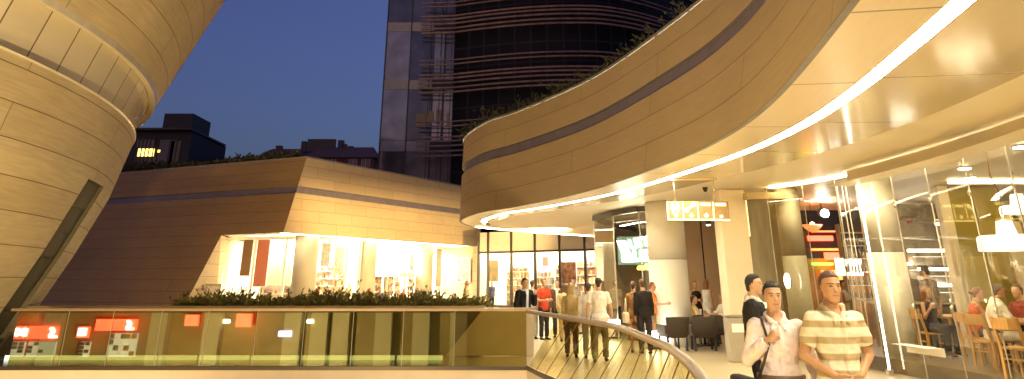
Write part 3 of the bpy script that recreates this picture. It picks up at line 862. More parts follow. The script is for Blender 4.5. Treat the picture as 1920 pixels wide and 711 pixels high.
# the stone return between the pavilion and the corner shop
bm = nb(); a0 = V((Rx0.x - .15, Rx0.y + .3, 0)); a1 = SF2 + V((.25, 0, 0)); up4 = V((0, 0, 4.0))
for p, q in ((V((gx(886, 520, Rx0.y + .25), Rx0.y + .25, 0)), V((gx(908, 520, Rx0.y + .25), Rx0.y + .25, 0))), (SF2 + V((0, -.05, 0)), V((Rx0.x, Rx0.y + .3, 0)))):
    face(bm, [p, q, q + up4, p + up4], [(0, 0), ((q - p).length, 0), ((q - p).length, 4), (0, 4)])
obj('end_pier', bm, STONE_WEDGE, wed)
# ---------------------------------------------------------------- shop at the end of the walkway
W0 = V((gx(896, 520, 45), 45, 0)); W1 = V((gx(1125, 520, 40.5), 40.5, 0)); W2 = W1 + (W1 - W0) * .25
shop = thing('corner_shop', 'brightly lit shop with dark-framed window bays at the end of the walkway', 'shop', (W0.x, W0.y, 0))
nS = (W1 - W0).normalized(); bS = V((-nS.y, nS.x, 0)); bS = bS if bS.y > 0 else -bS
ts = [(x - 896) / (1125 - 896) for x in (897, 917, 964, 1010, 1056, 1101, 1148)]
trz = 3.35; topz = 4.6
PANEL = mat('frosted_panel', (.62, .55, .44), .4, var=.03)
for a, b in zip(ts, ts[1:]):
    p, q = W0 + (W1 - W0) * a, W0 + (W1 - W0) * b; d = nS * .07
    bm = nb(); face(bm, [p + d + V((0, 0, .4)), q - d + V((0, 0, .4)), q - d + V((0, 0, trz)), p + d + V((0, 0, trz))]); obj('pane', bm, GLASS_CLEAR, shop)
    bm = nb(); face(bm, [p + d + V((0, 0, trz + .1)), q - d + V((0, 0, trz + .1)), q - d + V((0, 0, topz)), p + d + V((0, 0, topz))]); obj('fascia_panel', bm, PANEL, shop)
    bm = nb(); bar(bm, p + d + V((0, 0, trz + .05)), q - d + V((0, 0, trz + .05)), .12, .11); obj('transom', bm, DARKFRAME, shop)
    bm = nb(); bar(bm, p + d + V((0, 0, .2)), q - d + V((0, 0, .2)), .14, .4); obj('kick_plate', bm, DARKFRAME, shop)
for a in ts:
    p = W0 + (W1 - W0) * a; bm = nb(); bar(bm, p, p + V((0, 0, topz)), .13, .14, up=bS); obj('mullion', bm, DARKFRAME, shop)
B0, B1 = W0 + bS * 5 - nS * .1, W2 + bS * 5
bm = nb(); face(bm, [B0, B1, B1 + V((0, 0, topz)), B0 + V((0, 0, topz))]); face(bm, [W0 - nS * .1, B0, B0 + V((0, 0, topz)), W0 - nS * .1 + V((0, 0, topz))]); obj('back_wall', bm, INWALL, shop)
bm = nb(); face(bm, [W0 - nS * .1 + V((0, 0, 3.9)) + bS * .1, W2 + V((0, 0, 3.9)) + bS * .1, B1 + V((0, 0, 3.9)), B0 + V((0, 0, 3.9))]); obj('ceiling', bm, WHITE, shop)
for k in (.9, 2.4, 3.9):
    bm = nb(); lightbar(bm, W0 + bS * k + nS * .4, W2 + bS * k - nS * .4, .5, 3.88); obj('ceiling_light', bm, SHOPLIGHT2, shop)
PROD = [mat('goods_red', (.38, .10, .06), .5), mat('goods_cream', (.7, .55, .35), .5), mat('goods_brown', (.2, .09, .04), .5), mat('goods_pink', (.6, .25, .2), .5), mat('goods_orange', (.5, .32, .14), .5), mat('goods_grey', (.3, .28, .26), .5)]
def shelf_unit(label, p, wd, ht, rows, dens, rz, group='stocked shelves in the shop'):
    sh = thing('display_shelf', label, 'shelf', (p.x, p.y, 0), rz, group)
    bm = nb(); box(bm, (0, .17, ht / 2), (wd, .03, ht)); obj('back_panel', bm, WHITE, sh, local=True)
    for sx in (-1, 1):
        bm = nb(); box(bm, (sx * (wd / 2 + .016), 0, ht / 2), (.03, .36, ht)); obj('side_panel', bm, WHITE, sh, local=True)
    for r in range(rows):
        z = .25 + (ht - .35) * r / rows
        bm = nb(); box(bm, (0, 0, z), (wd - .01, .32, .03)); obj('shelf_board', bm, WHITE, sh, local=True)
        bm = nb(); x = -wd / 2 + .08
        while x < wd / 2 - .1:
            ww = random.uniform(.06, .16); hh = random.uniform(.12, (ht - .35) / rows * .8)
            if random.random() < dens: box(bm, (x + ww / 2, -.02, z + .016 + hh / 2), (ww * .9, .18, hh), mi=random.randrange(6))
            x += ww
        o = obj('goods', bm, PROD, sh, local=True); tag(o, kind='stuff')
    return sh
rzS = math.atan2(nS.y, nS.x)
for i, (a, wd, ht, rows, dn, lb) in enumerate(((.17, 1.3, 2.3, 5, .8, 'tall white display shelf behind the second window bay, beside the phoning man'), (.37, 1.1, 2.0, 4, .45, 'half-empty white display shelf under the red wall square'), (.52, 1.0, 2.5, 5, .8, 'white display shelf behind the man in the red shirt'), (.68, 1.2, 2.6, 5, .9, 'densely stocked white display shelf beside the dark poster'), (.86, 1.2, 2.4, 5, .8, 'white display shelf at the right end of the shop'))):
    p = W0 + (W2 - W0) * (a / 1.25 * 1.15) + bS * 2.2
    shelf_unit(lb, p, wd * 1.3, ht + .5, rows + 1, min(1, dn + .12), rzS)
def poster(name, label, cat, p, rz, wd, ht, z, m, fr=None):
    o = thing(name, label, cat, (p.x, p.y, z), rz)
    bm = nb(); box(bm, (0, 0, 0), (wd, .03, ht)); obj('print', bm, m, o, local=True)
    bm = nb()
    for s in (-1, 1): box(bm, (s * (wd / 2 + .02), 0, 0), (.04, .05, ht + .08)); box(bm, (0, 0, s * (ht / 2 + .02)), (wd, .05, .04))
    obj('frame', bm, fr or WHITE, o, local=True); return o
poster('wall_plaque', 'small red square plaque high on the shop wall', 'plaque', W0 + (W1 - W0) * .40 + bS * 2.6, rzS, .42, .55, 2.9, PROD[0])
poster('poster', 'dark brown and orange poster in the shop window', 'poster', W0 + (W1 - W0) * .70 + bS * 1.0, rzS, .95, 1.15, 2.2, mat('poster_print', (.30, .12, .06), .5, var=.9, vscale=4))
poster('poster', 'cream and grey poster in the narrow first window bay', 'poster', W0 + (W1 - W0) * .055 + bS * 1.0, rzS, .75, 1.2, 2.35, mat('poster_cream', (.62, .45, .18), .5, var=.4, vscale=2))
bm = nb(); box(bm, (0, 0, .55), (1.9, .6, 1.1), bev=.02)
ct = thing('shop_counter', 'pale counter inside the shop behind the crowd', 'counter', tuple(W0 + (W1 - W0) * .86 + bS * 1.4), rzS)
obj('counter_body', bm, WHITE, ct, local=True); bm = nb(); box(bm, (0, 0, 1.13), (2.0, .7, .05), bev=.01); obj('countertop', bm, LIP, ct, local=True)

# ---------------------------------------------------------------- glass pavilion with the lit letter sign
GP = [V((5.6, 31.5, 0)), V((4.0, 28.3, 0)), V((gx(1118, 520, 25.3), 25.3, 0)), V((gx(1155, 520, 23.4), 23.4, 0)), V((gx(1205, 520, 22.0), 22.0, 0)), V((gx(1260, 520, 21.9), 21.9, 0))]
kiosk = thing('glass_pavilion', 'faceted glass cafe pavilion with thin steel edges under the canopy', 'pavilion', (GP[3].x, GP[3].y, 0))
GZ = 3.72
for a, b in zip(GP, GP[1:]):
    d = (b - a).normalized() * .02
    bm = nb(); face(bm, [a + d + V((0, 0, .02)), b - d + V((0, 0, .02)), b - d + V((0, 0, GZ)), a + d + V((0, 0, GZ))]); obj('pane', bm, glass('kiosk_glass', (.93, .94, .88), .07, .01), kiosk)
    bm = nb(); bar(bm, a + V((0, 0, GZ + .09)), b + V((0, 0, GZ + .09)), .12, .17); obj('head_rail', bm, DARKFRAME, kiosk)
for a in GP[1:]:
    bm = nb(); bar(bm, a, a + V((0, 0, GZ)), .035, .035); obj('glass_edge', bm, STEEL, kiosk)
bm = nb()
for a, b in ((GP[3] + V((.35, .6, 0)), GP[4] + V((.1, .5, 0))), (GP[4] + V((.15, .5, 0)), GP[5] + V((0, .5, 0)))):
    lightbar(bm, a, b, .16, 3.45)
obj('light_strip', bm, STRIP2, kiosk)
bm = nb(); face(bm, [V((5.2, 31, 0)), V((9.5, 29, 0)), V((9.5, 29, 3.89)), V((5.2, 31, 3.89))]); obj('back_wall', bm, mat('cafe_wall', (.50, .44, .30), .6, var=.1), kiosk)
# sign: thick overlapping white letters on a crown-shaped ground, two lines, with an amber word under them
sp = at(1194, 470, 22.9)
sg = thing('letter_sign', 'glowing white letter sign, num num over a small amber word, inside the glass pavilion', 'sign', tuple(sp))
GLOWW = glow('white_sign_light', (.86, 1, .92), 3.2); TEAL = glow('teal_sign_light', (.15, .8, .65), .8); AMBER = glow('amber_sign_light', (1, .62, .05), 2)
SM = Matrix.Translation(sp) @ Matrix.Rotation(R(-6), 4, 'Z') @ Matrix.Rotation(R(90), 4, 'X')
text('lettering', 'num', GLOWW, sg, SM @ Matrix.Translation((-.03, .27, .02)) @ Matrix.Rotation(R(12), 4, 'Z'), .62, .012, .03)
text('lettering', 'num', GLOWW, sg, SM @ Matrix.Translation((.12, -.10, .04)) @ Matrix.Rotation(R(2), 4, 'Z'), .72, .012, .03)
bm = nb()
for pts in (((-.62, .30), (-.46, .30), (-.26, -.30), (-.36, -.34)), ((-.36, -.36), (.62, -.28), (.62, -.20), (-.32, -.26))):
    vs = [bm.verts.new((x, y, 0)) for x, y in pts]; f = bm.faces.new(vs)
r = bmesh.ops.extrude_face_region(bm, geom=bm.faces[:]); bmesh.ops.translate(bm, verts=[v for v in r['geom'] if isinstance(v, bmesh.types.BMVert)], vec=(0, 0, .03))
bm.transform(SM); obj('letter_stroke', bm, GLOWW, sg)
bm = nb(); box(bm, (0, 0, -.05), (1.2, .86, .03)); bm.transform(SM); obj('backing', bm, mat('sign_backing', (.07, .10, .06), .6, emit=(.5, .8, .6), es=.03), sg)
bm = nb(); box(bm, (.66, .16, .03), (.05, .22, .02)); bm.transform(SM); obj('teal_mark', bm, TEAL, sg)
text('amber_word', 'cafe &', AMBER, sg, SM @ Matrix.Translation((.26, -.50, .02)), .24, .012, .02, .3)

# round column and square pier that carry the canopy
def column(label, px, Y, wpx, z1=3.9):
    x = gx(px, 520, Y); r = .5 * wpx / F * Y * CT * 1.0
    o = thing('column', label, 'column', (x, Y, 0))
    bm = nb(); loft(bm, [(V((0, 0, 0)), V((r, 0, 0)), V((0, r, 0))), (V((0, 0, 2.28)), V((r, 0, 0)), V((0, r, 0)))], 40); obj('shaft', bm, COLUMN, o, local=True)
    bm = nb(); loft(bm, [(V((0, 0, 2.295)), V((r, 0, 0)), V((0, r, 0))), (V((0, 0, z1)), V((r, 0, 0)), V((0, r, 0)))], 40); obj('shaft', bm, COLUMN, o, local=True)
    return o
column('broad round cream column beside the num num sign', 1254, 21.1, 72)
x = gx(1381, 520, 18.2); pier = thing('pier', 'square cream pier between the cafe and the striding man, below the hanging sign', 'pier', (x, 18.2, 0))
bm = nb(); box(bm, (0, 0, 1.95), (.66, .66, 3.9), bev=.015); obj('shaft', bm, mat('pier_plaster', (.78, .66, .46), .35, var=.04), pier, local=True)
bm = nb(); box(bm, (.36, -.1, 3.2), (.05, .3, .9)); obj('edge_light', bm, glow('amber_edge_light', (1, .68, .25), .5), pier, local=True)

# cafe room between the column and the pier
cafe = thing('cafe_room', 'cafe bay with a plain brown wall and a thin dark wall joint behind the women', 'room', (6.3, 27, 0))
BROWN = mat('brown_wall', (.50, .34, .20), .55, var=.06, vscale=.8)
xa, xb, xc = gx(1280, 500, 26.5), gx(1320, 500, 26.5), gx(1500, 500, 26.5)
for q, p in ((xa, xb), (xb + .06, xc)):
    bm = nb(); box(bm, ((q + p) / 2, 26.6, 1.95), (p - q, .1, 3.9)); obj('wall_panel', bm, BROWN, cafe)
bm = nb(); box(bm, (xb + .03, 26.62, 1.95), (.06, .06, 3.9)); obj('wall_joint', bm, BLACK, cafe)
for px in (1327, 1343):
    p = at(px, 412, 22.5); o = thing('spotlight', 'small black ceiling spotlight in the cafe, ' + ('nearer the column' if px < 1335 else 'nearer the pier'), 'spotlight', tuple(p), 0, 'cafe ceiling spotlights')
    bm = nb(); tube(bm, [(0, 0, .05), (0, 0, 3.9 - p.z)], .02, 8); obj('stem', bm, BLACK, o, local=True)
    bm = nb(); tube(bm, [(0, .02, .16), (0, -.02, -.16)], .085, 14); obj('can', bm, BLACK, o, local=True)
    bm = nb(); tube(bm, [(0, -.021, -.165), (0, -.022, -.172)], .06, 14); obj('lens', bm, glow('spot_lens', (1, .85, .6), 12), o, local=True)

# hanging wayfinding sign
hs_c = at(1308, 395, 16.0); hw = (1360 - 1254) / F * 16 * 1.03; hh = .40
hang = thing('hanging_sign', 'brown hanging direction sign with glowing restroom, telephone and arrow symbols', 'sign', tuple(hs_c))
HM_ = Matrix.Translation(hs_c) @ Matrix.Rotation(R(-7), 4, 'Z') @ Matrix.Rotation(R(1.2), 4, 'Y')
def hbox(bm, x, z, wx, wz, y=-.075, rz=0., wy=.008):
    box(bm, (0, 0, 0), (wx, wy, wz), M=HM_ @ Matrix.Translation((x, y, z)) @ Matrix.Rotation(rz, 4, 'Y'))
bm = nb(); box(bm, (0, 0, 0), (hw, .14, hh), M=HM_, bev=.006); obj('box', bm, mat('sign_brown', (.30, .185, .06), .5, var=.05), hang)
SIGNL = glow('sign_symbol_light', (1, .74, .17), 2.1)
bm = nb(); u = hw / 100.
for i, x in enumerate((-49.2, -24, 0, 25)): hbox(bm, x * u + .0, 0 if i else 0, .022 if i else .03, hh * .90)
hbox(bm, 0, -hh / 2 - .006, hw, .025, -.06, 0, .05); obj('divider', bm, SIGNL, hang)
def disc(bm, x, z, r, n=14):
    vs = [bm.verts.new(HM_ @ V((x + r * math.cos(2 * math.pi * i / n), -.079, z + r * math.sin(2 * math.pi * i / n)))) for i in range(n)]; bm.faces.new(vs)
bm = nb()
for x, skirt_ in ((-40.5, 0), (-33, 1)):      # man and woman
    X = x * u; disc(bm, X, .145, .030)
    hbox(bm, X, .065, .062, .085); 
    if skirt_: hbox(bm, X, .02, .085, .05); hbox(bm, X, -.03, .034, .07)
    else: hbox(bm, X - .016, -.025, .022, .10); hbox(bm, X + .016, -.025, .022, .10)
    hbox(bm, X - .046, .06, .016, .09, -.075, R(12)); hbox(bm, X + .046, .06, .016, .09, -.075, R(-12))
obj('restroom_symbol', bm, SIGNL, hang)
bm = nb(); X = -12 * u; hbox(bm, X, .07, .20, .055, -.075, R(-38)); disc(bm, X + .075, .13, .055); disc(bm, X - .085, .005, .055); obj('telephone_symbol', bm, SIGNL, hang)
for x in (-36, -11, 13):
    bm = nb(); hbox(bm, x * u, -.115, .075, .075, -.075, R(45)); obj('arrow_symbol', bm, SIGNL, hang)
bm = nb(); hbox(bm, 37 * u, -.13, .06, .05); obj('arrow_symbol', bm, SIGNL, hang)
for x in (12.5, 37):
    bm = nb(); hbox(bm, x * u, .13, hw * .165, .055); obj('word_bar', bm, SIGNL, hang)
for x in (-.36, .30):
    bm = nb(); p = HM_ @ V((x * hw, 0, hh / 2)); tube(bm, [p, (p.x, p.y, 3.9)], .008, 6); obj('rod', bm, STEEL, hang)
bm = nb(); p = HM_ @ V((-.36 * hw, 0, 0)); q = HM_ @ V((.30 * hw, 0, 0)); bar(bm, (p.x - .06, p.y, 3.885), (q.x + .06, q.y, 3.885), .08, .03); obj('mount', bm, mat('sign_mount', (.75, .6, .3), .4), hang)

# little dome camera under the soffit
p = atz(1322, 352, 3.9); dc = thing('dome_camera', 'small black dome camera on the soffit above the hanging sign', 'camera', tuple(p))
bm = nb(); tube(bm, [(0, 0, .004), (0, 0, -.03)], .07, 16); obj('mount', bm, DARKFRAME, dc, local=True)
bm = nb(); ell(bm, (0, 0, -.05), .055, .055, .06); obj('dome', bm, BLACK, dc, local=True)

# waste bin by the pier
p = V((gx(1381, 640, 17.0), 17.0, 0)); bn = thing('waste_bin', 'grey waste bin with a pale plate standing in front of the pier', 'bin', tuple(p))
bm = nb(); box(bm, (0, 0, .46), (.42, .36, .92), bev=.02); obj('body', bm, mat('bin_grey', (.36, .31, .22), .45, var=.06), bn, local=True)
bm = nb(); box(bm, (0, 0, .955), (.46, .40, .05), bev=.012); obj('lid', bm, STEEL, bn, local=True)
bm = nb(); box(bm, (.02, -.187, .70), (.30, .012, .18)); obj('plate', bm, WHITE, bn, local=True)
# glowing floor boxes along the pavilion's foot
for k, (px, py, Y, wd, hh_) in enumerate(((1234, 631, 20.1, .62, .26), (1147, 607, 23.8, .5, .24), (1091, 597, 26., .4, .22))):
    q = at(px, py, Y); o = thing('floor_light', ('white glowing floor box at the foot of the round column', 'white glowing floor box below the glass pavilion corner', 'small glowing floor box behind the curved handrail')[k], 'light', (q.x, q.y, 0), 0, 'glowing floor boxes')
    bm = nb(); box(bm, (0, 0, .02), (wd + .02, .26, .04)); obj('plinth', bm, DARKFRAME, o, local=True)
    bm = nb(); box(bm, (0, 0, q.z + .0), (wd, .24, hh_), bev=.01); obj('diffuser', bm, glow('floor_box_light', (1, .93, .75), 5), o, local=True)
    bm = nb(); box(bm, (0, 0, q.z / 2), (wd * .9, .2, max(.05, q.z - hh_ / 2))); obj('stand', bm, STEEL, o, local=True)
# ---------------------------------------------------------------- restaurant glass wall on the right
def gp(px_x, Y): return V((px_x * Y, Y, 0))
GW = [V((6.35, 17.5, 0)), V((6.86, 16.55, 0)), V((7.2, 15.6, 0)), V((7.33, 14.75, 0)), V((7.45, 13.7, 0)), V((7.53, 12.65, 0)), V((7.58, 11.6, 0)), V((7.58, 10.55, 0)), V((7.52, 9.5, 0)), V((7.40, 8.45, 0)), V((7.22, 7.4, 0)), V((7.0, 6.4, 0)), V((6.7, 5.4, 0))]
rest = thing('restaurant_front', 'curving frameless glass restaurant front with steel-edged panes on the right', 'glass front', tuple(GW[5]))
RZ = 3.88
rj = random.Random(3)
for i, (a, b) in enumerate(zip(GW, GW[1:])):
    if i == 2: continue
    d = (b - a).normalized() * .012
    n_ = V((-(b - a).y, (b - a).x, 0)).normalized() * rj.uniform(-.022, .022)     # every pane stands at its own slight angle
    bm = nb(); face(bm, [a + d - n_ + V((0, 0, .03)), b - d + n_ + V((0, 0, .03)), b - d + n_ + V((0, 0, RZ)), a + d - n_ + V((0, 0, RZ))])
    obj('pane', bm, GLASS_REST if i > 2 else glass('tinted_screen_glass', (.72, .66, .48), .10, .015), rest)
for i, a in enumerate(GW):
    bm = nb(); bar(bm, a, a + V((0, 0, RZ)), .014, .024); obj('glass_edge', bm, STEEL if i > 3 else EDGE, rest)
    if i > 3:
        for z in (1.25, 3.05):
            bm = nb(); ell(bm, a + V((-.03, -.02, z)), .03, .03, .05); obj('clamp', bm, STEEL, rest)
bm = nb(); gin = offs([V((p.x, p.y, 3.9)) for p in GW[::-1]], .0)
LW = [V((p.x, p.y, 3.884)) for p in GW]
sl = offs(LW, -.26); sl2 = offs(LW, -.06)
ribbon(bm, sl, sl2); obj('light_strip', bm, STRIP2, rest)
# bulkhead inside the glass
bm = nb(); b1 = offs([V((p.x, p.y, 3.88)) for p in GW[3:]], .25); b2 = [p - V((0, 0, .32)) for p in b1]; b3 = offs(b2, .5)
ribbon(bm, b1, b2); ribbon(bm, b2, b3); obj('bulkhead', bm, mat('bulkhead_cream', (.80, .70, .50), .5), rest)
# floor inside, low ledge along the glass
bm = nb(); prism(bm, [(p.x + .12, p.y) for p in GW[2:]] + [(15, 5.4), (15, 17.6), (8.0, 17.6)], .006, .26); obj('raised_floor', bm, mat('restaurant_floor', (.16, .11, .05), .35, var=.1), rest)
LG = crom([V((p.x, p.y, .62)) for p in GW[4:6]], 4); bm = nb(); l1 = offs(LG, .30); l2 = offs(LG, .58)
ribbon(bm, l1, l2); ribbon(bm, [p - V((0, 0, .14)) for p in l1], l1); obj('ledge', bm, WHITE, rest)
# door leaf with three long pull bars, glowing upright tube
for j, (x0, x1) in enumerate(((1566, 1633), (1577, 1640), (1584, 1648))):
    Y = 15.45 - j * .14
    p = at((x0 * .8 + x1 * .2), 420, Y); x = p.x
    bm = nb(); tube(bm, [(x, Y, .55), (x, Y, 3.66)], .013, 10); obj('pull_bar', bm, STEEL, rest)
d0, d1 = GW[2] + V((.02, -.03, 0)), GW[3]
bm = nb(); face(bm, [d0 + V((0, 0, .03)), d1 + V((0, 0, .03)), d1 + V((0, 0, RZ)), d0 + V((0, 0, RZ))]); obj('door', bm, GLASS_CLEAR, rest)
Yt = 14.55; xt = at(1640, 530, Yt).x
tb = thing('light_tube', 'slim upright glowing tube beside the restaurant door', 'light', (xt, Yt, 0))
bm = nb(); tube(bm, [(xt, Yt, .10), (xt, Yt, 3.62)], .018, 10); obj('tube', bm, glow('tube_light', (1, .9, .66), 4), tb)
bm = nb(); box(bm, (xt, Yt, .05), (.1, .1, .1)); obj('socket', bm, STEEL, tb); bm = nb(); box(bm, (xt, Yt, 3.76), (.07, .07, .24)); obj('socket', bm, STEEL, tb)

# restaurant room
room = thing('restaurant_room', 'restaurant room with olive green walls and cream door surrounds behind the glass', 'room', (11, 17.5, 0))
OLIVE = mat('olive_wall', (.30, .225, .03), .6, var=.06, vscale=1)
OLIVE_LIT = mat('lit_olive_wall', (.42, .32, .05), .6, var=.06, vscale=1)  # olive lightened: light on the lower wall is put into the colour
CREAMP = mat('cream_post', (.72, .60, .40), .5, var=.03)
YW = 17.4
def wx(px, py=480): return gx(px, py, YW)
xo0, xo1, xo2, xo3 = wx(1795), wx(1868), wx(1893), wx(2100)
bm = nb(); box(bm, ((xo0 + xo2) / 2, YW, 2.35), (xo2 - xo0, .12, 3.1)); obj('upper_wall', bm, OLIVE, room)
bm = nb(); box(bm, ((xo0 + xo1) / 2, YW - .07, 1.15), (xo1 - xo0 - .1, .03, 2.2)); obj('wall_panel', bm, OLIVE_LIT, room)  # sheet over the olive wall, carries its painted lit lower part
bm = nb(); box(bm, (xo2 + .17, YW - .05, 1.6), (.34, .2, 3.2)); box(bm, (xo2 + 1.4, YW - .05, 3.2), (2.4, .2, .3)); obj('door_surround', bm, CREAMP, room)
bm = nb(); box(bm, (xo2 + 2., YW + 2.5, 1.9), (4., .1, 3.8)); obj('far_wall', bm, mat('far_room_wall', (.60, .52, .36), .6, var=.1), room)
bm = nb(); box(bm, (wx(1787) - .05, YW - .1, 1.95), (.26, .2, 3.9)); obj('post', bm, CREAMP, room)
bm = nb(); ka, kb = gx(1650, 500, 22.5), gx(1815, 500, 22.5); face(bm, [V((ka, 22.5, 0)), V((kb, 22.5, 0)), V((kb, 22.5, 3.9)), V((ka, 22.5, 3.9))]); obj('kitchen_wall', bm, mat('kitchen_wall', (.30, .24, .15), .5, var=.35, vscale=2), room)
bm = nb(); face(bm, [V((15, 5, 0)), V((15, 24, 0)), V((15, 24, 3.9)), V((15, 5, 3.9))]); obj('side_wall', bm, OLIVE, room)
bm = nb()
for i in range(5):
    p = at(1690 + 18 * i, 395 + 6 * (i % 3), 20.5 + .2 * i); box(bm, tuple(p), (.7, .3, .35))
obj('overhead_unit', bm, mat('kitchen_steel', (.5, .46, .4), .25, .8, var=.3, vscale=8), room)
for i, (px, py, Y, wd) in enumerate(((1760, 505, 20, 1.1), (1745, 470, 21, 1.3), (1690, 495, 21.5, .9), (1770, 535, 19.5, 1.0), (1780, 420, 21.5, .8))):
    p = at(px, py, Y); bm = nb(); box(bm, tuple(p), (wd, .12, .07)); obj('shelf_light', bm, glow('kitchen_light', (1, .93, .8), 4), room)
    bm = nb(); box(bm, (p.x, p.y, p.z - .3), (wd, .3, .25), bev=.02); obj('shelf', bm, MATS['kitchen_steel'], room)
p = at(1668, 500, 15.9)
column('cream round column just inside the restaurant glass', 1668, 15.9, 66)
column('grey round column between the tinted screen and the bar', 1494, 17.9, 44)
# warm downlights in the room
DL = glow('downlight', (1, .88, .62), 20)
for i, (x, y) in enumerate(((8.9, 12.0), (10.2, 12.6), (9.2, 9.6), (11.5, 15.2), (10.4, 15.8), (9.4, 14.4), (12.6, 13.2), (9.0, 7.4))):
    bm = nb(); tube(bm, [(x, y, 3.895), (x, y, 3.87)], .11, 16); o = thing('downlight', 'round warm downlight in the restaurant ceiling', 'downlight', (x, y, 3.9), 0, 'restaurant downlights')
    obj('lens', bm, DL, o); bm = nb(); tube(bm, [(x, y, 3.898), (x, y, 3.885)], .14, 16); obj('trim', bm, STEEL, o)
bm = nb(); box(bm, ((xo0 + xo2) / 2 + .3, YW - 1.1, 3.86), (xo2 - xo0 + 1.6, .12, .05)); obj('added_wall_washer', bm, glow('added_washer_light', (1, .84, .5), 4), room)  # light bar added to brighten the olive wall
# pendants
def pendant(label, p, r, h):
    o = thing('pendant_lamp', label, 'lamp', tuple(p), 0, 'wide white pendant lamps')
    SH = glow('lamp_shade_white', (1, .90, .68), .55)
    bm = nb(); loft(bm, [(V((0, 0, 0)), V((r, 0, 0)), V((0, r, 0))), (V((0, 0, h)), V((r * .98, 0, 0)), V((0, r * .98, 0))), (V((0, 0, h + .03)), V((r * .9, 0, 0)), V((0, r * .9, 0)))], 36); obj('lamp_shade', bm, SH, o, local=True)
    bm = nb(); loft(bm, [(V((0, 0, h + .03)), V((.15, 0, 0)), V((0, .15, 0))), (V((0, 0, h + .26)), V((.11, 0, 0)), V((0, .11, 0)))], 20); obj('neck', bm, SH, o, local=True)
    bm = nb(); loft(bm, [(V((0, 0, h + .26)), V((.04, 0, 0)), V((0, .04, 0))), (V((0, 0, h + .36)), V((.02, 0, 0)), V((0, .02, 0)))], 10); obj('cap', bm, STEEL, o, local=True)
    bm = nb(); z = 3.9 - p.z; tube(bm, [(0, 0, h + .36), (.04, 0, h + .7), (-.05, 0, h + 1.0), (0, 0, z)], .009, 6); obj('cord', bm, mat('red_cord', (.35, .04, .02), .5), o, local=True)
pendant('wide white pendant lamp on a red cord, over the man in the white polo shirt', at(1895, 470, 11.6), .44, .20)
pendant('smaller white pendant lamp, farther back above the wide one', at(1914, 400, 14.5), .36, .12)
pendant('dim white pendant lamp far inside, seen beside the cream column', at(1662, 468, 19.0), .40, .22)

# bar behind the door
bar_ = thing('bar_room', 'dark bar bay with red and green neon lines and a dark blue upper wall', 'bar', (8.6, 23, 0))
YB2 = 23.5
def bx(px, py=450): return gx(px, py, YB2)
bm = nb(); box(bm, ((bx(1505) + bx(1720)) / 2, YB2 + .1, 1.2), (bx(1720) - bx(1505), .1, 2.4)); obj('lower_wall', bm, mat('amber_wall', (.5, .22, .05), .5, var=.3, vscale=1.5), bar_)
bm = nb(); box(bm, ((bx(1505) + bx(1720)) / 2, YB2 + .1, 3.2), (bx(1720) - bx(1505), .1, 1.58)); obj('upper_wall', bm, mat('night_blue_wall', (.02, .02, .045), .4), bar_)
for px0, px1, py, hh_, col, s, nm in ((1514, 1562, 447, .16, (1, .05, .03), 3.5, 'red_neon'), (1520, 1566, 434, .05, (1, .12, .04), 2.5, 'red_neon'), (1520, 1580, 468, .07, (1, .10, .01), 4, 'orange_neon'), (1545, 1575, 480, .22, (1, .09, .05), 1.6, 'red_neon'), (1522, 1562, 495, .07, (.25, 1, .05), 3, 'green_neon'), (1540, 1590, 516, .3, (1, .25, .03), 1.6, 'orange_neon')):
    a, b = at(px0, py, YB2 - .1), at(px1, py, YB2 - .1); bm = nb(); box(bm, tuple((a + b) / 2), (b.x - a.x, .06, hh_), bev=.02); obj(nm, bm, glow(nm + '%d' % px0, col, s), bar_)
p = at(1524, 428, 21.5); rl = thing('pendant_lamp', 'red glass bowl pendant hanging in the bar', 'lamp', tuple(p))
bm = nb(); loft(bm, [(V((0, 0, -.12)), V((.06, 0, 0)), V((0, .06, 0))), (V((0, 0, .0)), V((.22, 0, 0)), V((0, .22, 0))), (V((0, 0, .10)), V((.30, 0, 0)), V((0, .30, 0)))], 24); obj('lamp_shade', bm, glow('red_bowl', (1, .10, .02), 1.6), rl, local=True)
bm = nb(); tube(bm, [(0, 0, 0), (0, 0, 3.9 - p.z)], .008, 6); obj('cord', bm, BLACK, rl, local=True)
bm = nb(); ell(bm, (0, 0, .12), .06, .06, .06); obj('bulb', bm, glow('bulb', (1, .75, .4), 20), rl, local=True)
p = at(1547, 400, 21.0); st = thing('spotlight', 'dazzling white spotlight aimed out of the bar', 'spotlight', tuple(p))
bm = nb(); tube(bm, [(0, .05, 0), (0, .25, .05)], .13, 16); obj('can', bm, BLACK, st, local=True)
bm = nb(); ell(bm, (0, 0, 0), .115, .05, .115); obj('lens', bm, glow('spot_white', (.95, .97, 1), 60), st, local=True)
bm = nb(); tube(bm, [(0, .2, .05), (0, .2, 3.9 - p.z)], .02, 8); obj('stem', bm, BLACK, st, local=True)
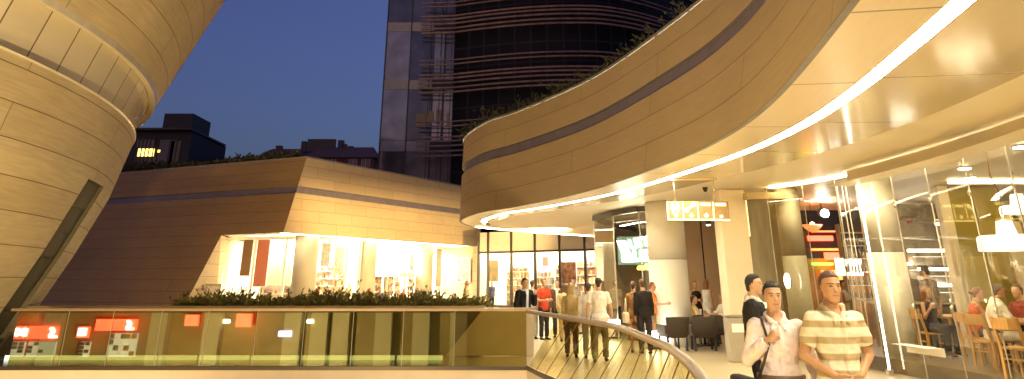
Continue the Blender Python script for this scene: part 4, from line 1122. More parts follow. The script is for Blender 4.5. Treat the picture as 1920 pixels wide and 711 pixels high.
# bar counter with bottles
p = V((bx(1600), 20.5, 0)); bc = thing('bar_counter', 'dark bar counter beyond the restaurant door', 'counter', tuple(p))
bm = nb(); box(bm, (0, 0, .55), (2.2, .6, 1.1), bev=.02); obj('counter_body', bm, mat('bar_wood', (.16, .09, .04), .4, var=.2), bc, local=True)
bm = nb(); box(bm, (0, 0, 1.13), (2.4, .75, .06), bev=.01); obj('countertop', bm, LIP, bc, local=True)
p = at(1597, 440, 22); lk = thing('bottle_rack', 'tall lit rack of bottles behind the bar', 'rack', (p.x, 22, 0))
bm = nb()
for i in range(6): box(bm, (0, 0, 1.2 + .38 * i), (.8, .25, .03))
for s in (-1, 1): box(bm, (s * .41, 0, 1.75), (.03, .26, 3.2))
obj('shelf', bm, STEEL, lk, local=True)
bm = nb()
for i in range(5):
    for j in range(8):
        c = V((-.34 + .097 * j, 0, 1.215 + .38 * i)); hh_ = .22 + .05 * ((i * 3 + j * 5) % 3)
        loft(bm, [(c, V((.035, 0, 0)), V((0, .035, 0))), (c + V((0, 0, hh_ * .6)), V((.035, 0, 0)), V((0, .035, 0))), (c + V((0, 0, hh_ * .75)), V((.012, 0, 0)), V((0, .012, 0))), (c + V((0, 0, hh_)), V((.012, 0, 0)), V((0, .012, 0)))], 8)
tag(obj('bottle', bm, mat('bottle_glass', (.25, .2, .1), .15, spec=.8), lk, local=True), kind='stuff')
p = at(1605, 500, 21.7); bm = nb(); box(bm, (p.x - lk.location.x, .16, p.z), (.8, .03, .5)); obj('lit_panel', bm, glow('rack_light', (1, .95, .85), 2.2), lk, local=True)
# round lit emblem on the tinted screen
p = at(1476, 527, 17.0); em = thing('round_sign', 'small glowing white oval sign on the tinted glass screen', 'sign', tuple(p))
bm = nb(); ell(bm, (0, 0, 0), .075, .03, .17, M=Matrix.Rotation(R(-40), 4, 'Z')); obj('face', bm, glow('oval_light', (.95, 1, .9), 2), em, local=True)
bm = nb(); ell(bm, (.0, .03, 0), .085, .03, .19, M=Matrix.Rotation(R(-40), 4, 'Z')); obj('rim', bm, STEEL, em, local=True)
scr = thing('screen_wall', 'grey-brown textured wall seen through the tinted glass beside the pier', 'wall', (7.2, 19.2, 0))
bm = nb(); a = V((gx(1398, 520, 19.3), 19.3, 0)); b = V((gx(1480, 520, 18.6), 18.6, 0)); bar(bm, a + V((0, 0, 1.95)), b + V((0, 0, 1.95)), .1, 3.88); obj('panel', bm, mat('hatched_wall', (.36, .30, .18), .4, var=.18, vscale=1.5, stretch=(4, 4, .8)), scr)
bm = nb(); p = at(1432, 368, 17.6); box(bm, tuple(p), (.95, .3, .16)); obj('head_box', bm, mat('head_box', (.45, .33, .16), .5), scr)
# ---------------------------------------------------------------- tower with louvres, far houses
YT = 62.0
xA, xB = gx(710, 300, YT), gx(846, 300, YT)
tower = thing('office_tower', 'dark glass office tower with pale floor bands and curved horizontal louvres', 'tower', (xA, YT, -4.2))
DKG = mat('dark_tower_glass', (.006, .006, .009), .12, spec=.5)
LTG = mat('sky_tower_glass', (.24, .24, .27), .06, .3, var=.3, vscale=.6, spec=.9)
LTG2 = mat('dusk_tower_glass', (.08, .08, .11), .08, .3, var=.5, vscale=.4, spec=.9)
bandz = [at(725, y, YT).z for y in (284, 168, 56)]; fl = bandz[1] - bandz[0]
bz = [bandz[0] - fl * 2, bandz[0] - fl] + [bandz[0] + fl * i for i in range(0, 5)]
# flat sky-facing bay
wbay = (xB - xA)
BANDM = mat('pale_spandrel', (.34, .31, .32), .5, var=.1)
MULL = mat('tower_mullion', (.05, .045, .05), .5)
xs_ = [xA, xA + wbay * .36, xA + wbay * .70, xA + wbay * .86, xB]
tj = random.Random(5)
for z0, z1 in zip(bz, bz[1:]):
    for a, b in zip(xs_, xs_[1:]):
        bm = nb(); dy = tj.uniform(-.05, .05); face(bm, [V((a + .05, YT + dy, z0 + .9)), V((b - .05, YT - dy, z0 + .9)), V((b - .05, YT - dy, z1)), V((a + .05, YT + dy, z1))])
        obj('window', bm, LTG if tj.random() < .6 else LTG2, tower)
    bm = nb(); box(bm, ((xA + xs_[2]) / 2, YT + .1, z0 + .45), (xs_[2] - xA, .3, .9)); obj('spandrel', bm, BANDM, tower)
    bm = nb(); box(bm, ((xs_[2] + xB) / 2, YT + .1, z0 + .45), (xB - xs_[2], .3, .9)); obj('spandrel', bm, MULL, tower)
for a in xs_:
    bm = nb(); box(bm, (a, YT, (bz[0] + bz[-1]) / 2), (.11, .2, bz[-1] - bz[0])); obj('mullion', bm, MULL, tower)
# bowed dark facade
arc = []
xM, xE = xB, gx(1380, 150, YT + 6)
for i in range(41):
    k = i / 40; x = xM + (xE - xM) * k; arc.append(V((x, YT - .3 - 3.0 * math.sin(math.pi * min(1, k * 1.15 + .05)) + 9.0 * max(0, k - .45) ** 1.6 * 2, 0)))
SA = arclen(arc)
m = stone('dark_curtain_wall', (.004, .004, .005), (.010, .009, .011), (.028, .024, .024), 1.5, fl / 3, .10, rough=.4, spec=.15, offset=0, streak=.3)
bm = nb(); ribbon(bm, [p + V((0, .5, bz[0])) for p in arc], [p + V((0, .5, bz[-1])) for p in arc], S=SA); obj('curtain_wall', bm, m, tower)
bm = nb(); face(bm, [V((xA, YT + .3, bz[0])), V((xB + 1, YT + .3, bz[0])), V((xB + 1, YT + .3, bz[-1])), V((xA, YT + .3, bz[-1]))]); face(bm, [V((xA, YT, bz[0])), V((xA, YT + 25, bz[0])), V((xA, YT + 25, bz[-1])), V((xA, YT, bz[-1]))]); obj('core', bm, DKG, tower)
bm = nb(); prism(bm, [(xA, YT + .4), (xB, YT + .5)] + [(p.x, p.y + .6) for p in arc[::4]] + [(xE, YT + 25), (xA, YT + 25)], -4.2, bz[0]); obj('base', bm, DKG, tower)
LOUV = mat('timber_louvre', (.30, .185, .14), .6, var=.3, vscale=1.5)
lx0 = gx(790, 60, YT - 1)
for z0 in bz[1:-1]:
    for k in (1.75, 1.38, .50, .18, -.20, -.62, -1.0):
        z = z0 + .45 + k * fl / 5.2
        bm = nb(); pts = [V((lx0, YT - 1.2, z))] + [p + V((0, -.75, z)) for p in arc[:34]]
        for a, b in zip(pts, pts[1:]): bar(bm, a, b + (b - a) * .02, .16, .10 if k > 1 else .14)
        obj('louvre', bm, LOUV, tower)
    for q in range(3):
        x = lx0 + .9 + 1.0 * q; bm = nb(); box(bm, (x, YT - .9, z0 - .1), (.07, .07, fl * .95)); obj('bracket', bm, MULL, tower)
for x0_, x1_, y0_, y1_ in ((781, 797, 214, 238), (799, 812, 209, 228), (818, 826, 206, 232), (838, 842, 212, 236)):
    p, q = at(x0_, y0_, YT - .1), at(x1_, y1_, YT - .1); bm = nb(); box(bm, ((p.x + q.x) / 2, YT - .12, (p.z + q.z) / 2), (q.x - p.x, .06, p.z - q.z), 0, 0, None); obj('lit_window', bm, mat('tower_room', (.04, .025, .02), .6, emit=(.8, .42, .25), es=.018), tower)
def bld(px0, px1, pytop, Y, name, label, m, depth=12, cat='building'):
    a, b = gx(px0, pytop, Y), gx(px1, pytop, Y); z = at(px0, pytop, Y).z
    o = thing(name, label, cat, ((a + b) / 2, Y, -4.2)); bm = nb(); box(bm, ((a + b) / 2, Y + depth / 2, (z - 4.2) / 2), (b - a, depth, z + 4.2)); obj('wall', bm, m, o); return o, a, b, z
YD = 95.0
o, a, b, z = bld(225, 361, 246, YD, 'office_building', 'dark flat-roofed office building with a strip of lit yellow windows', mat('slate_wall', (.022, .020, .022), .6, var=.2))
bm = nb(); p0, p1 = at(309, 213, YD + 1), at(363, 213, YD + 1); zz = at(309, 213, YD + 1).z; box(bm, ((p0.x + p1.x) / 2, YD + 4, (zz + z) / 2), (p1.x - p0.x, 6, zz - z)); obj('roof_house', bm, mat('slate_wall_roof', (.030, .027, .028), .6), o)
bm = nb(); box(bm, ((a + b) / 2, YD + 5, z + .1), (b - a + .5, 12.5, .25)); obj('roof_edge', bm, MULL, o)
for px0, px1, py0, py1, mm, nm in ((258, 287, 279, 293, glow('lit_window', (1, .62, .12), 1.3), 'window'), (296, 300, 281, 286, glow('lit_window_small', (1, .62, .12), .9), 'window'), (301, 319, 262, 318, mat('grey_pane', (.16, .14, .13), .5), 'window'), (322, 331, 264, 322, mat('grey_pane_b', (.10, .10, .07), .4), 'window'), (258, 290, 262, 277, mat('blue_grey_pane', (.06, .055, .07), .3), 'window'), (254, 288, 295, 322, mat('blue_grey_pane', (.06, .055, .07), .3), 'window')):
    p, q = at(px0, py0, YD - .1), at(px1, py1, YD - .1); bm = nb(); box(bm, ((p.x + q.x) / 2, YD - .05, (p.z + q.z) / 2), (q.x - p.x, .1, p.z - q.z)); wn_ = obj(nm, bm, mm, o)
for px in (262, 269, 276, 283, 291, 320, 333):
    p, q = at(px, 258, YD - .2), at(px, 325, YD - .2); bm = nb(); box(bm, (p.x, YD - .12, (p.z + q.z) / 2), (.14, .1, p.z - q.z)); obj('mullion', bm, MULL, o)
YH2 = 110.0
BRICK = mat('red_brick_wall', (.16, .055, .04), .8, var=.2); TILE = mat('clay_roof_tiles', (.20, .10, .08), .8, var=.2)
for j, (px0, px1, pye, pyr, lb) in enumerate(((470, 578, 300, 284, 'low red-brick house with a tiled roof behind the planted roof edge'), (566, 706, 296, 281, 'red-brick house with white-framed windows and chimneys on its tiled roof'))):
    a, b = gx(px0, 300, YH2 + 3 - j * 3), gx(px1, 300, YH2 + 3 - j * 3); Y = YH2 + 3 - j * 3; ze, zr = at(600, pye, Y).z, at(600, pyr, Y + 4).z
    o = thing('brick_house', lb, 'house', ((a + b) / 2, Y, -4.2)); bm = nb(); box(bm, ((a + b) / 2, Y + 5, (ze - 4.2) / 2), (b - a - .8, 10, ze + 4.2)); obj('wall', bm, BRICK, o)
    bm = nb(); e = [V((a, Y - .4, ze)), V((b, Y - .4, ze)), V((b, Y + 10.4, ze)), V((a, Y + 10.4, ze))]; r0, r1 = V((a + 1.6, Y + 5, zr + .6)), V((b - 1.6, Y + 5, zr + .6))
    face(bm, (e[0], e[1], r1, r0)); face(bm, (e[2], e[3], r0, r1)); face(bm, (e[3], e[0], r0)); face(bm, (e[1], e[2], r1)); face(bm, e); rf = obj('roof', bm, TILE, o)
    for px, w_, hpx in (((524, 1.0, 276), ) if j == 0 else ((551 + 20, .8, 268), (604, 4.6, 264), (640, .9, 266), (647, .7, 273), (658, .8, 277))):
        q = at(px, hpx, Y + 5); bm = nb(); box(bm, (q.x, Y + 5, (q.z + zr) / 2), (w_, .9, max(.5, q.z - zr + .4))); obj('chimney', bm, MULL, rf)
    if j:
        for px in (595, 622, 662, 686):
            q = at(px, 303, Y - .05); bm = nb(); box(bm, (q.x, Y - .02, q.z - .25), (1.3, .08, 1.3)); fr_ = obj('window', bm, mat('pane_dusk', (.05, .05, .07), .3), o)
            bm = nb()
            for s in (-.62, 0, .62): box(bm, (q.x + s, Y - .07, q.z - .25), (.1, .05, 1.3))
            obj('frame', bm, mat('white_frame_far', (.5, .48, .46), .6), fr_)
bm = nb(); pts = []
for i in range(40):
    x = -120 + 240 * i / 39; pts.append(V((x, 260, -4.2 + 24 + 5 * math.sin(i * .55) + 3 * math.sin(i * 1.7))))
vs0 = [V((p.x, 255, -4.3)) for p in pts]; vs1 = [V((p.x, 330, -4.3)) for p in pts]; ribbon(bm, vs0, pts); ribbon(bm, pts, vs1)
struct('hills', bm, mat('dark_hill', (.02, .02, .02), .9))

# ---------------------------------------------------------------- plants
def leaf(bm, c, d, L, W, roll):
    d = d.normalized(); x, y = frame_of(d); s = x * math.cos(roll) + y * math.sin(roll)
    a = bm.verts.new(c); b = bm.verts.new(c + d * L * .5 + s * W); e = bm.verts.new(c + d * L); f = bm.verts.new(c + d * L * .5 - s * W)
    bm.faces.new((a, b, e, f))
def sprigs(bm, base, n, L, rnd, lean=(0, 0, 1), spread=.8, leafL=.09, leafW=.012, per=16):
    for _ in range(n):
        d = (V(lean) + V((rnd.uniform(-1, 1), rnd.uniform(-1, 1), rnd.uniform(-.3, .6))) * spread).normalized(); ln = L * rnd.uniform(.5, 1.15); p = base.copy()
        bend = V((rnd.uniform(-.4, .4), rnd.uniform(-.4, .4), -.25))
        for k in range(per):
            t_ = k / per; q = p + d * ln * t_ + bend * ln * t_ * t_ * .5
            leaf(bm, q, d * .7 + V((rnd.uniform(-1, 1), rnd.uniform(-1, 1), rnd.uniform(-.4, .8))), leafL * rnd.uniform(.6, 1.3), leafW, rnd.uniform(0, 6.3))
rnd = random.Random(11)
# planter behind the bridge rail
PX0, PX1 = gx(-40, 570, 18.2), gx(905, 575, 18.2)
pl = thing('planter_wall', 'long low stone planter behind the bridge balustrade', 'planter', ((PX0 + PX1) / 2, 18.2, 0))
PLW = mat('planter_stone', (.22, .17, .09), .6, var=.12)
bm = nb(); box(bm, ((PX0 + PX1) / 2, 18.25, .54), (PX1 - PX0, .10, 1.07)); box(bm, ((PX0 + PX1) / 2, 20.0, .54), (PX1 - PX0, .1, 1.07)); box(bm, (PX0 + .05, 19.1, .54), (.1, 1.6, 1.07)); obj('wall', bm, PLW, pl)
bm = nb(); box(bm, ((PX0 + PX1) / 2, 18.2, 1.10), (PX1 - PX0 + .1, .26, .05)); obj('coping', bm, HANDRAIL, pl)
bm = nb(); box(bm, ((PX0 + PX1) / 2, 19.15, .5), (PX1 - PX0 - .3, 1.6, .95)); obj('soil', bm, SOIL, pl)
ex = thing('end_wall', 'pale wedge-shaped wall end closing the planter beside the phoning man', 'wall', (PX1 + .6, 18.2, 0))
bm = nb(); pts = [(gx(835, 690, 18.1), .02), (gx(905, 585, 18.1), 1.04), (gx(1001, 585, 18.1), 1.04), (gx(1001, 690, 18.1), .02)]
f = bm.faces.new([bm.verts.new((x, 18.05, z)) for x, z in pts]); r = bmesh.ops.extrude_face_region(bm, geom=[f]); bmesh.ops.translate(bm, verts=[v for v in r['geom'] if isinstance(v, bmesh.types.BMVert)], vec=(0, .14, 0)); bmesh.ops.recalc_face_normals(bm, faces=bm.faces[:])
obj('panel', bm, mat('end_wall_plaster', (.62, .50, .32), .5, var=.05), ex)
bm = nb(); bar(bm, (pts[1][0], 18.12, 1.062), (pts[2][0], 18.12, 1.062), .22, .04); obj('cap_rail', bm, HANDRAIL, ex)
bm = nb()
xs0, xs1 = gx(345, 560, 18.9), gx(905, 560, 18.9)
x = xs0
while x < xs1:
    k = (x - xs0) / (xs1 - xs0); hgt = .26 + (.35 if rnd.random() < .06 else 0) + .10 * math.sin(x * 2.3) + .08 * math.sin(x * 5.1 + 1) + (.10 if .45 < k < .85 else 0); y = rnd.uniform(18.4, 19.8)
    sprigs(bm, V((x, y, .98)), 6, max(.2, hgt) + .16, rnd, (rnd.uniform(-.4, .4), -.1, .6), .9, .13, .022, 13)
    x += .028
tag(obj('planter_shrubbery', bm, FOL), 'ragged row of low feathery shrubs filling the planter', 'shrubs', None, 'stuff')
# planting over the wedge roof edge
bm = nb()
for i in range(230):
    k = rnd.random(); p = lerp(Lt, C1, .30 + .66 * k) + V((0, .3 + rnd.uniform(0, .5), .02)); dens = math.sin(k * 9) * .5 + .6
    if k > .75: dens *= .5
    sprigs(bm, p, 4, (.3 + .8 * dens * rnd.random()), rnd, (rnd.uniform(-.5, .5), -.3, .8), .8, .22, .05, 9)
tag(obj('roof_planting', bm, FOL_DARK), 'dark straggly plants along the sandstone pavilion roof edge', 'plants', None, 'stuff')
# planting over the canopy coping
bm = nb(); tl = offs(lev(ZT), .22, ZT + .05)
for i in range(n_o):
    p = tl[i]
    if p.y < 7 or (i > tip + 22): continue
    big = 1.6 if abs(i - tip) < 5 else 1.
    for q in range(5):
        s_ = p + V((rnd.uniform(-.2, .2), rnd.uniform(-.2, .2), 0)); sprigs(bm, s_, 2, rnd.uniform(.12, .8) ** 1.6 * big, rnd, (-.35, -.25, .8), .9, .14, .022, 9)
tag(obj('canopy_planting', bm, mat('canopy_leaf', (.06, .06, .02), .7, var=.5, vscale=4)), 'dark trailing plants along the top of the curved canopy', 'plants', None, 'stuff')

# glowing glass floor strip along the bridge edge
gf = thing('glass_floor_strip', 'greenish glass floor strip with a white glowing edge along the bridge', 'floor light', (-6, 16.6, 0))
GFM = mat('green_glass_tile', (.26, .27, .15), .2, spec=.8, var=.3, vscale=2)
gxs = [gx(x, 675, 17.0) for x in (-10, 85, 186, 283, 360, 460, 555, 648, 738, 830)]
for a, b in zip(gxs, gxs[1:]):
    bm = nb(); face(bm, [V((a + .03, 15.6, .008)), V((b - .03, 15.6, .008)), V((b - .03, 17.2, .008)), V((a + .03, 17.2, .008))]); obj('tile', bm, GFM, gf)
    bm = nb(); box(bm, ((a + b) / 2, 17.3, .05), (b - a - .06, .06, .09)); obj('light_line', bm, glow('line_light', (.9, 1, .75), .55), gf)

# ---------------------------------------------------------------- arcade across the void, behind the camera: what the bridge glass mirrors
VY = 2 * YB + 10.0
arc_ = thing('arcade_block', 'olive arcade block across the void with pale pillars, mirrored in the bridge glass', 'building', (-12, -10, -4.2))
bm = nb(); box(bm, (-14, -10.5, 2.0), (70, .4, 12.4)); obj('wall', bm, mat('arcade_wall', (.34, .26, .12), .6, var=.25, vscale=.4), arc_)
bm = nb(); box(bm, (-14, -10.0, .35), (70, 1.0, .45)); obj('slab_band', bm, mat('arcade_band', (.08, .07, .07), .6), arc_)
for px in (100, 300, 400, 550, 600, 640, 720, 790, 860):
    x = (px - CX) / F / 1.09 * VY; bm = nb(); box(bm, (x, -9.9, -2), (.9, .5, 4.5)); obj('pillar', bm, mat('arcade_pillar', (.55, .50, .36), .6), arc_)
REDS = glow('red_sign_light', (1, .03, .01), 2.6); WHITES = glow('white_letter_light', (1, 1, 1), 4.5)
def mirrored(px, py):
    d = ray(px, py); k = VY / d.y; return V((d.x * k, 2 * YB - VY, HC + d.z * k))
def shop_sign(label, px0, px1, py0, py1, body=None, logo=False):
    p, q = mirrored(px0, py0), mirrored(px1, py1); c = (p + q) / 2; c.y += .4
    o = thing('shop_sign', label, 'sign', tuple(c), 0, None); bm = nb(); box(bm, tuple(c), (q.x - p.x, .2, p.z - q.z)); obj('panel', bm, REDS, o)
    M0 = Matrix.Translation(c + V((0, .12, 0))) @ Matrix.Rotation(math.pi, 4, 'Z') @ Matrix.Rotation(R(90), 4, 'X')
    if body: text('lettering', body, WHITES, o, M0, (p.z - q.z) * .78, .03, .01)
    if logo:
        bm = nb(); h_ = (p.z - q.z); x0 = -(q.x - p.x) * .30
        ring_ = [(x0 + h_ * .36 * math.cos(R(a)), h_ * .05 + h_ * .36 * math.sin(R(a))) for a in range(60, 301, 20)] + [(x0 - h_ * .02, h_ * .0)]
        bm.faces.new([bm.verts.new((a, b, 0)) for a, b in ring_])
        bm.transform(M0 @ Matrix.Diagonal((-1, 1, 1, 1)) @ Matrix.Translation((-2 * x0 - 2 * x0 * 0, 0, 0)) if False else M0); obj('logo', bm, WHITES, o)
        bm = nb(); box(bm, (x0 - h_ * .28, -h_ * .34, 0), (h_ * .75, h_ * .14, .01)); bm.transform(M0); obj('bar', bm, WHITES, o)
shop_sign('red lit sign with big white block letters, leftmost in the bridge glass', 18, 53, 611, 634, 'DOREA')
shop_sign('red lit sign with an oval white emblem and bar, mirrored beside the block letters', 65, 115, 611, 634, None, True)
shop_sign('narrow red lit sign with two white letters, mirrored in the bridge glass', 157, 173, 612, 632, 'EE')
shop_sign('wide red lit sign with a white crescent and bar near its end', 191, 262, 598, 619, None, True)
shop_sign('small square red lit sign with a pale corner, mirrored mid bridge glass', 356, 377, 590, 610)
shop_sign('taller red lit sign without letters, nearest the middle of the bridge glass', 451, 476, 588, 612)
WINL = glow('display_window_light', (.9, .85, .72), .32)
for px0, px1, lb in ((20, 50, 'dim display window under the block-letter sign'), (62, 108, 'wide checkered display window under the oval emblem'), (158, 172, 'narrow display window under the two-letter sign'), (213, 237, 'pale display window with an orange poster'), (242, 258, 'checkered display window under the crescent')):
    p, q = mirrored(px0, 640 if px0 < 200 else 624), mirrored(px1, 668); o = thing('display_window', lb, 'window', ((p.x + q.x) / 2, p.y, q.z))
    bm = nb(); box(bm, ((p.x + q.x) / 2, p.y + .3, (p.z + q.z) / 2), (q.x - p.x, .1, p.z - q.z)); obj('pane', bm, WINL, o)
    bm = nb(); n_ = int((q.x - p.x) / .35) + 1
    for i in range(n_):
        for j in range(4):
            if rnd.random() < .45: box(bm, (p.x + (i + .5) * (q.x - p.x) / n_, p.y + .37, q.z + (j + .5) * (p.z - q.z) / 4), ((q.x - p.x) / n_ * .8, .05, (p.z - q.z) / 4.6))
    tag(obj('display_goods', bm, [PROD[rnd.choice((2, 5, 2, 4))]], o), kind='stuff')
for i, px in enumerate((532, 545, 430, 585)):
    p = mirrored(px, 625 if i < 2 else 602); o = thing('wall_lamp', ('blue-white lamp low on the arcade wall', 'second blue-white lamp beside the first on the arcade', 'small warm lamp by the red arcade sign', 'warm oblong lamp on the arcade pillar')[i], 'lamp', tuple(p))
    bm = nb(); box(bm, (0, .35, 0), (.35, .12, .3 if i < 2 else .18), bev=.02); obj('lens', bm, glow('blue_lamp', (.35, .4, 1), 3) if i < 2 else glow('warm_lamp', (1, .85, .55), 8), o, local=True)
    bm = nb(); box(bm, (0, .1, 0), (.1, .4, .1)); obj('arm', bm, BLACK, o, local=True)

# ---------------------------------------------------------------- stock inside the sandstone pavilion
for j, (k_, seg, ht, rw, dn, lb) in enumerate(((.30, 0, 2.4, 5, .8, 'stocked white shelf behind the left shop window by the jamb'), (.75, 0, 2.8, 6, .9, 'tall stocked shelf behind the first column'), (.16, 1, 2.6, 5, .85, 'stocked shelf right of the first column'), (.34, 1, 2.3, 4, .9, 'low stocked shelf left of the second column'), (.55, 1, 2.9, 6, .9, 'tall stocked shelf behind the parasol'), (.74, 1, 2.6, 5, .85, 'stocked shelf behind the third column'), (.92, 1, 2.8, 6, .95, 'densely stocked shelf at the right end of the pavilion'))):
    a, b = (SF0, SF1) if seg == 0 else (SF1, SF2); p = a.lerp(b, k_) + V((0, 3.2 + .3 * (j % 3), 0))
    shelf_unit(lb, p, 1.7, ht, rw, dn, math.atan2((b - a).y, (b - a).x), 'stocked shelves in the sandstone pavilion')
# ---------------------------------------------------------------- furniture
WICK = mat('dark_wicker', (.055, .038, .024), .55, bump=.8, bscale=45)
def armchair():
    o = thing('armchair', 'dark woven tub armchair turned to the curved rail, left of the cafe table', 'armchair', (0, 0, 0), 0, 'dark cafe armchairs')
    bm = nb(); box(bm, (0, 0, .40), (.58, .56, .14), bev=.03); obj('seat', bm, WICK, o, local=True)
    bm = nb(); loft(bm, [(V((0, -.27, .32)), V((.28, 0, 0)), V((0, .045, 0))), (V((0, -.30, .55)), V((.30, 0, 0)), V((0, .05, 0))), (V((0, -.36, .80)), V((.345, 0, 0)), V((0, .045, 0))), (V((0, -.37, .825)), V((.33, 0, 0)), V((0, .03, 0)))], 20); obj('backrest', bm, WICK, o, local=True)
    for s in (-1, 1):
        bm = nb(); box(bm, (s * .31, -.02, .52), (.07, .54, .22), bev=.025); obj('armrest', bm, WICK, o, local=True)
        for y in (-.24, .24):
            bm = nb(); bar(bm, (s * .26, y, 0), (s * .26, y, .34), .055); obj('leg', bm, BLACK, o, local=True)
    return o
ac = armchair()
def pl_(px, Y): return (gx(px, 640, Y), Y, 0)
ac.location = pl_(1262, 19.6); ac.rotation_euler = (0, 0, R(14))
dup(ac, pl_(1319, 19.7), R(-3), 'dark woven tub armchair with its square back to the walkway, in the middle')
dup(ac, pl_(1362, 20.6), R(-24), 'dark woven armchair half hidden by the pier, right of the cafe table')
dup(ac, pl_(1290, 20.6), R(50), 'dark woven armchair partly hidden behind the middle one')
tbl = thing('cafe_table', 'small cafe table crowded with glasses and napkins', 'table', pl_(1322, 21.2))
bm = nb(); box(bm, (0, 0, .73), (1.1, .8, .04), bev=.01); obj('tabletop', bm, mat('table_wood', (.42, .26, .12), .4), tbl, local=True)
bm = nb(); tube(bm, [(0, 0, .02), (0, 0, .72)], .04, 10); obj('pedestal', bm, BLACK, tbl, local=True)
bm = nb(); tube(bm, [(0, 0, .0), (0, 0, .03)], .28, 20); obj('foot', bm, BLACK, tbl, local=True)
GLS = mat('drink_glass', (.85, .82, .7), .1, spec=.8, emit=(1, .9, .7), es=.0)
for i, (x, y, h_) in enumerate(((-.38, -.1, .24), (-.30, .1, .16), (-.18, -.2, .14), (-.05, .05, .20), (.10, -.15, .26), (.22, .1, .18), (.34, -.08, .15))):
    o = thing('drinking_glass', ('tallest tumbler at the left end of the cafe table', 'tumbler behind the left end of the cafe table', 'short tumbler near the front edge of the cafe table', 'tumbler in the middle of the cafe table', 'tall slim glass right of the middle on the cafe table', 'tumbler at the back right of the cafe table', 'low tumbler at the right end of the cafe table')[i], 'glass', (tbl.location.x + x, tbl.location.y + y, .752), 0, 'glasses on the cafe table')
    bm = nb(); loft(bm, [(V((0, 0, 0)), V((.03, 0, 0)), V((0, .03, 0))), (V((0, 0, h_)), V((.042, 0, 0)), V((0, .042, 0)))], 12); obj('glass_body', bm, GLS, o, local=True)
WOOD = mat('honey_wood', (.50, .27, .08), .45, var=.15, vscale=4, stretch=(6, 6, 1))
def dchair():
    o = thing('dining_chair', 'honey wooden chair with an empty slim backrest at the right border', 'chair', (0, 0, 0), 0, 'honey wooden restaurant chairs')
    bm = nb(); box(bm, (0, 0, .45), (.44, .43, .035), bev=.01); obj('seat', bm, WOOD, o, local=True)
    for s in (-1, 1):
        bm = nb(); bar(bm, (s * .19, .20, 0), (s * .19, .19, .44), .04); obj('leg', bm, WOOD, o, local=True)
        bm = nb(); bar(bm, (s * .19, -.22, 0), (s * .19, -.20, .46), .04); bar(bm, (s * .19, -.20, .45), (s * .19, -.29, .90), .04); obj('leg', bm, WOOD, o, local=True)
    bm = nb(); box(bm, (0, -.272, .80), (.42, .025, .17), bev=.008); obj('backrest', bm, WOOD, o, local=True)
    bm = nb(); box(bm, (0, .20, .25), (.36, .025, .025)); box(bm, (0, -.21, .30), (.36, .025, .025)); obj('stretcher', bm, WOOD, o, local=True)
    return o
def inp(px, Y, z=.26): return V((gx(px, 640, Y), Y, z))
dc_ = dchair(); dc_.location = inp(1913, 11.6); dc_.rotation_euler = (0, 0, R(-66))
dup(dc_, inp(1858, 12.9), R(-72), 'honey wooden chair under the man in the white polo shirt')
dup(dc_, inp(1838, 13.7), R(-80), 'honey wooden chair of the woman in the orange top')
dup(dc_, inp(1752, 15.0), R(-95), 'honey wooden chair of the woman in the dark vest')
def dtable(label, p, rz, L=1.4):
    o = thing('dining_table', label, 'table', tuple(p), rz); bm = nb(); box(bm, (0, 0, .735), (.8, L, .04), bev=.008); obj('tabletop', bm, WOOD, o, local=True)
    for sx in (-1, 1):
        for sy in (-1, 1):
            bm = nb(); bar(bm, (sx * .34, sy * (L / 2 - .08), 0), (sx * .34, sy * (L / 2 - .08), .715), .05); obj('leg', bm, WOOD, o, local=True)
    return o
dtable('wooden dining table at the right border, in front of the man in white', inp(1952, 13.0), R(8))
dtable('wooden dining table by the woman in the dark vest', inp(1795, 15.6), R(0), 1.1)
# terrace of the sandstone pavilion: parasol, white tables, boards
def onface(px, d, dru_=None):
    dd = ray(px, 540); n2 = inR; o = C0 + inR * d; kk = (o.x * n2.x + o.y * n2.y) / (dd.x * n2.x + dd.y * n2.y); return V((dd.x * kk, dd.y * kk, 0))
p = onface(738, 2.2); par = thing('parasol', 'large cream parasol open on the terrace between two columns', 'parasol', tuple(p))
zt, ze = at(738, 487, p.y).z, at(738, 512, p.y).z; rp = 36 / F * p.y
bm = nb(); n = 8
ce = [bm.verts.new((rp * 1.05 * math.cos(2 * math.pi * (i + .5) / n), rp * 1.05 * math.sin(2 * math.pi * (i + .5) / n), ze)) for i in range(n)]; apx = bm.verts.new((0, 0, zt)); lw = [bm.verts.new((v.co.x, v.co.y, ze - .22)) for v in ce]
for i in range(n): bm.faces.new((ce[i], ce[(i + 1) % n], apx)); bm.faces.new((lw[i], lw[(i + 1) % n], ce[(i + 1) % n], ce[i]))
obj('canopy', bm, mat('parasol_cloth', (.80, .72, .55), .8, var=.03), par, local=True)
bm = nb(); tube(bm, [(0, 0, 0), (0, 0, zt + .1)], .03, 10); obj('pole', bm, WHITE, par, local=True)
bm = nb(); tube(bm, [(0, 0, 0), (0, 0, .08)], .3, 20); obj('base', bm, DARKFRAME, par, local=True)
def ttable():
    o = thing('terrace_table', 'white-clothed terrace table', 'table', (0, 0, 0), 0, 'white-clothed terrace tables')
    bm = nb(); loft(bm, [(V((0, 0, .45)), V((.50, 0, 0)), V((0, .50, 0))), (V((0, 0, .74)), V((.46, 0, 0)), V((0, .46, 0))), (V((0, 0, .76)), V((.45, 0, 0)), V((0, .45, 0)))], 20); obj('cloth_top', bm, WHITE, o, local=True)
    bm = nb(); tube(bm, [(0, 0, 0), (0, 0, .5)], .04, 8); obj('pedestal', bm, BLACK, o, local=True)
    bm = nb(); loft(bm, [(V((.1, 0, .76)), V((.035, 0, 0)), V((0, .035, 0))), (V((.1, 0, .90)), V((.04, 0, 0)), V((0, .04, 0)))], 10); obj('candle_glass', bm, glow('candle_light', (1, .75, .35), 14), o, local=True)
    return o
tt = None
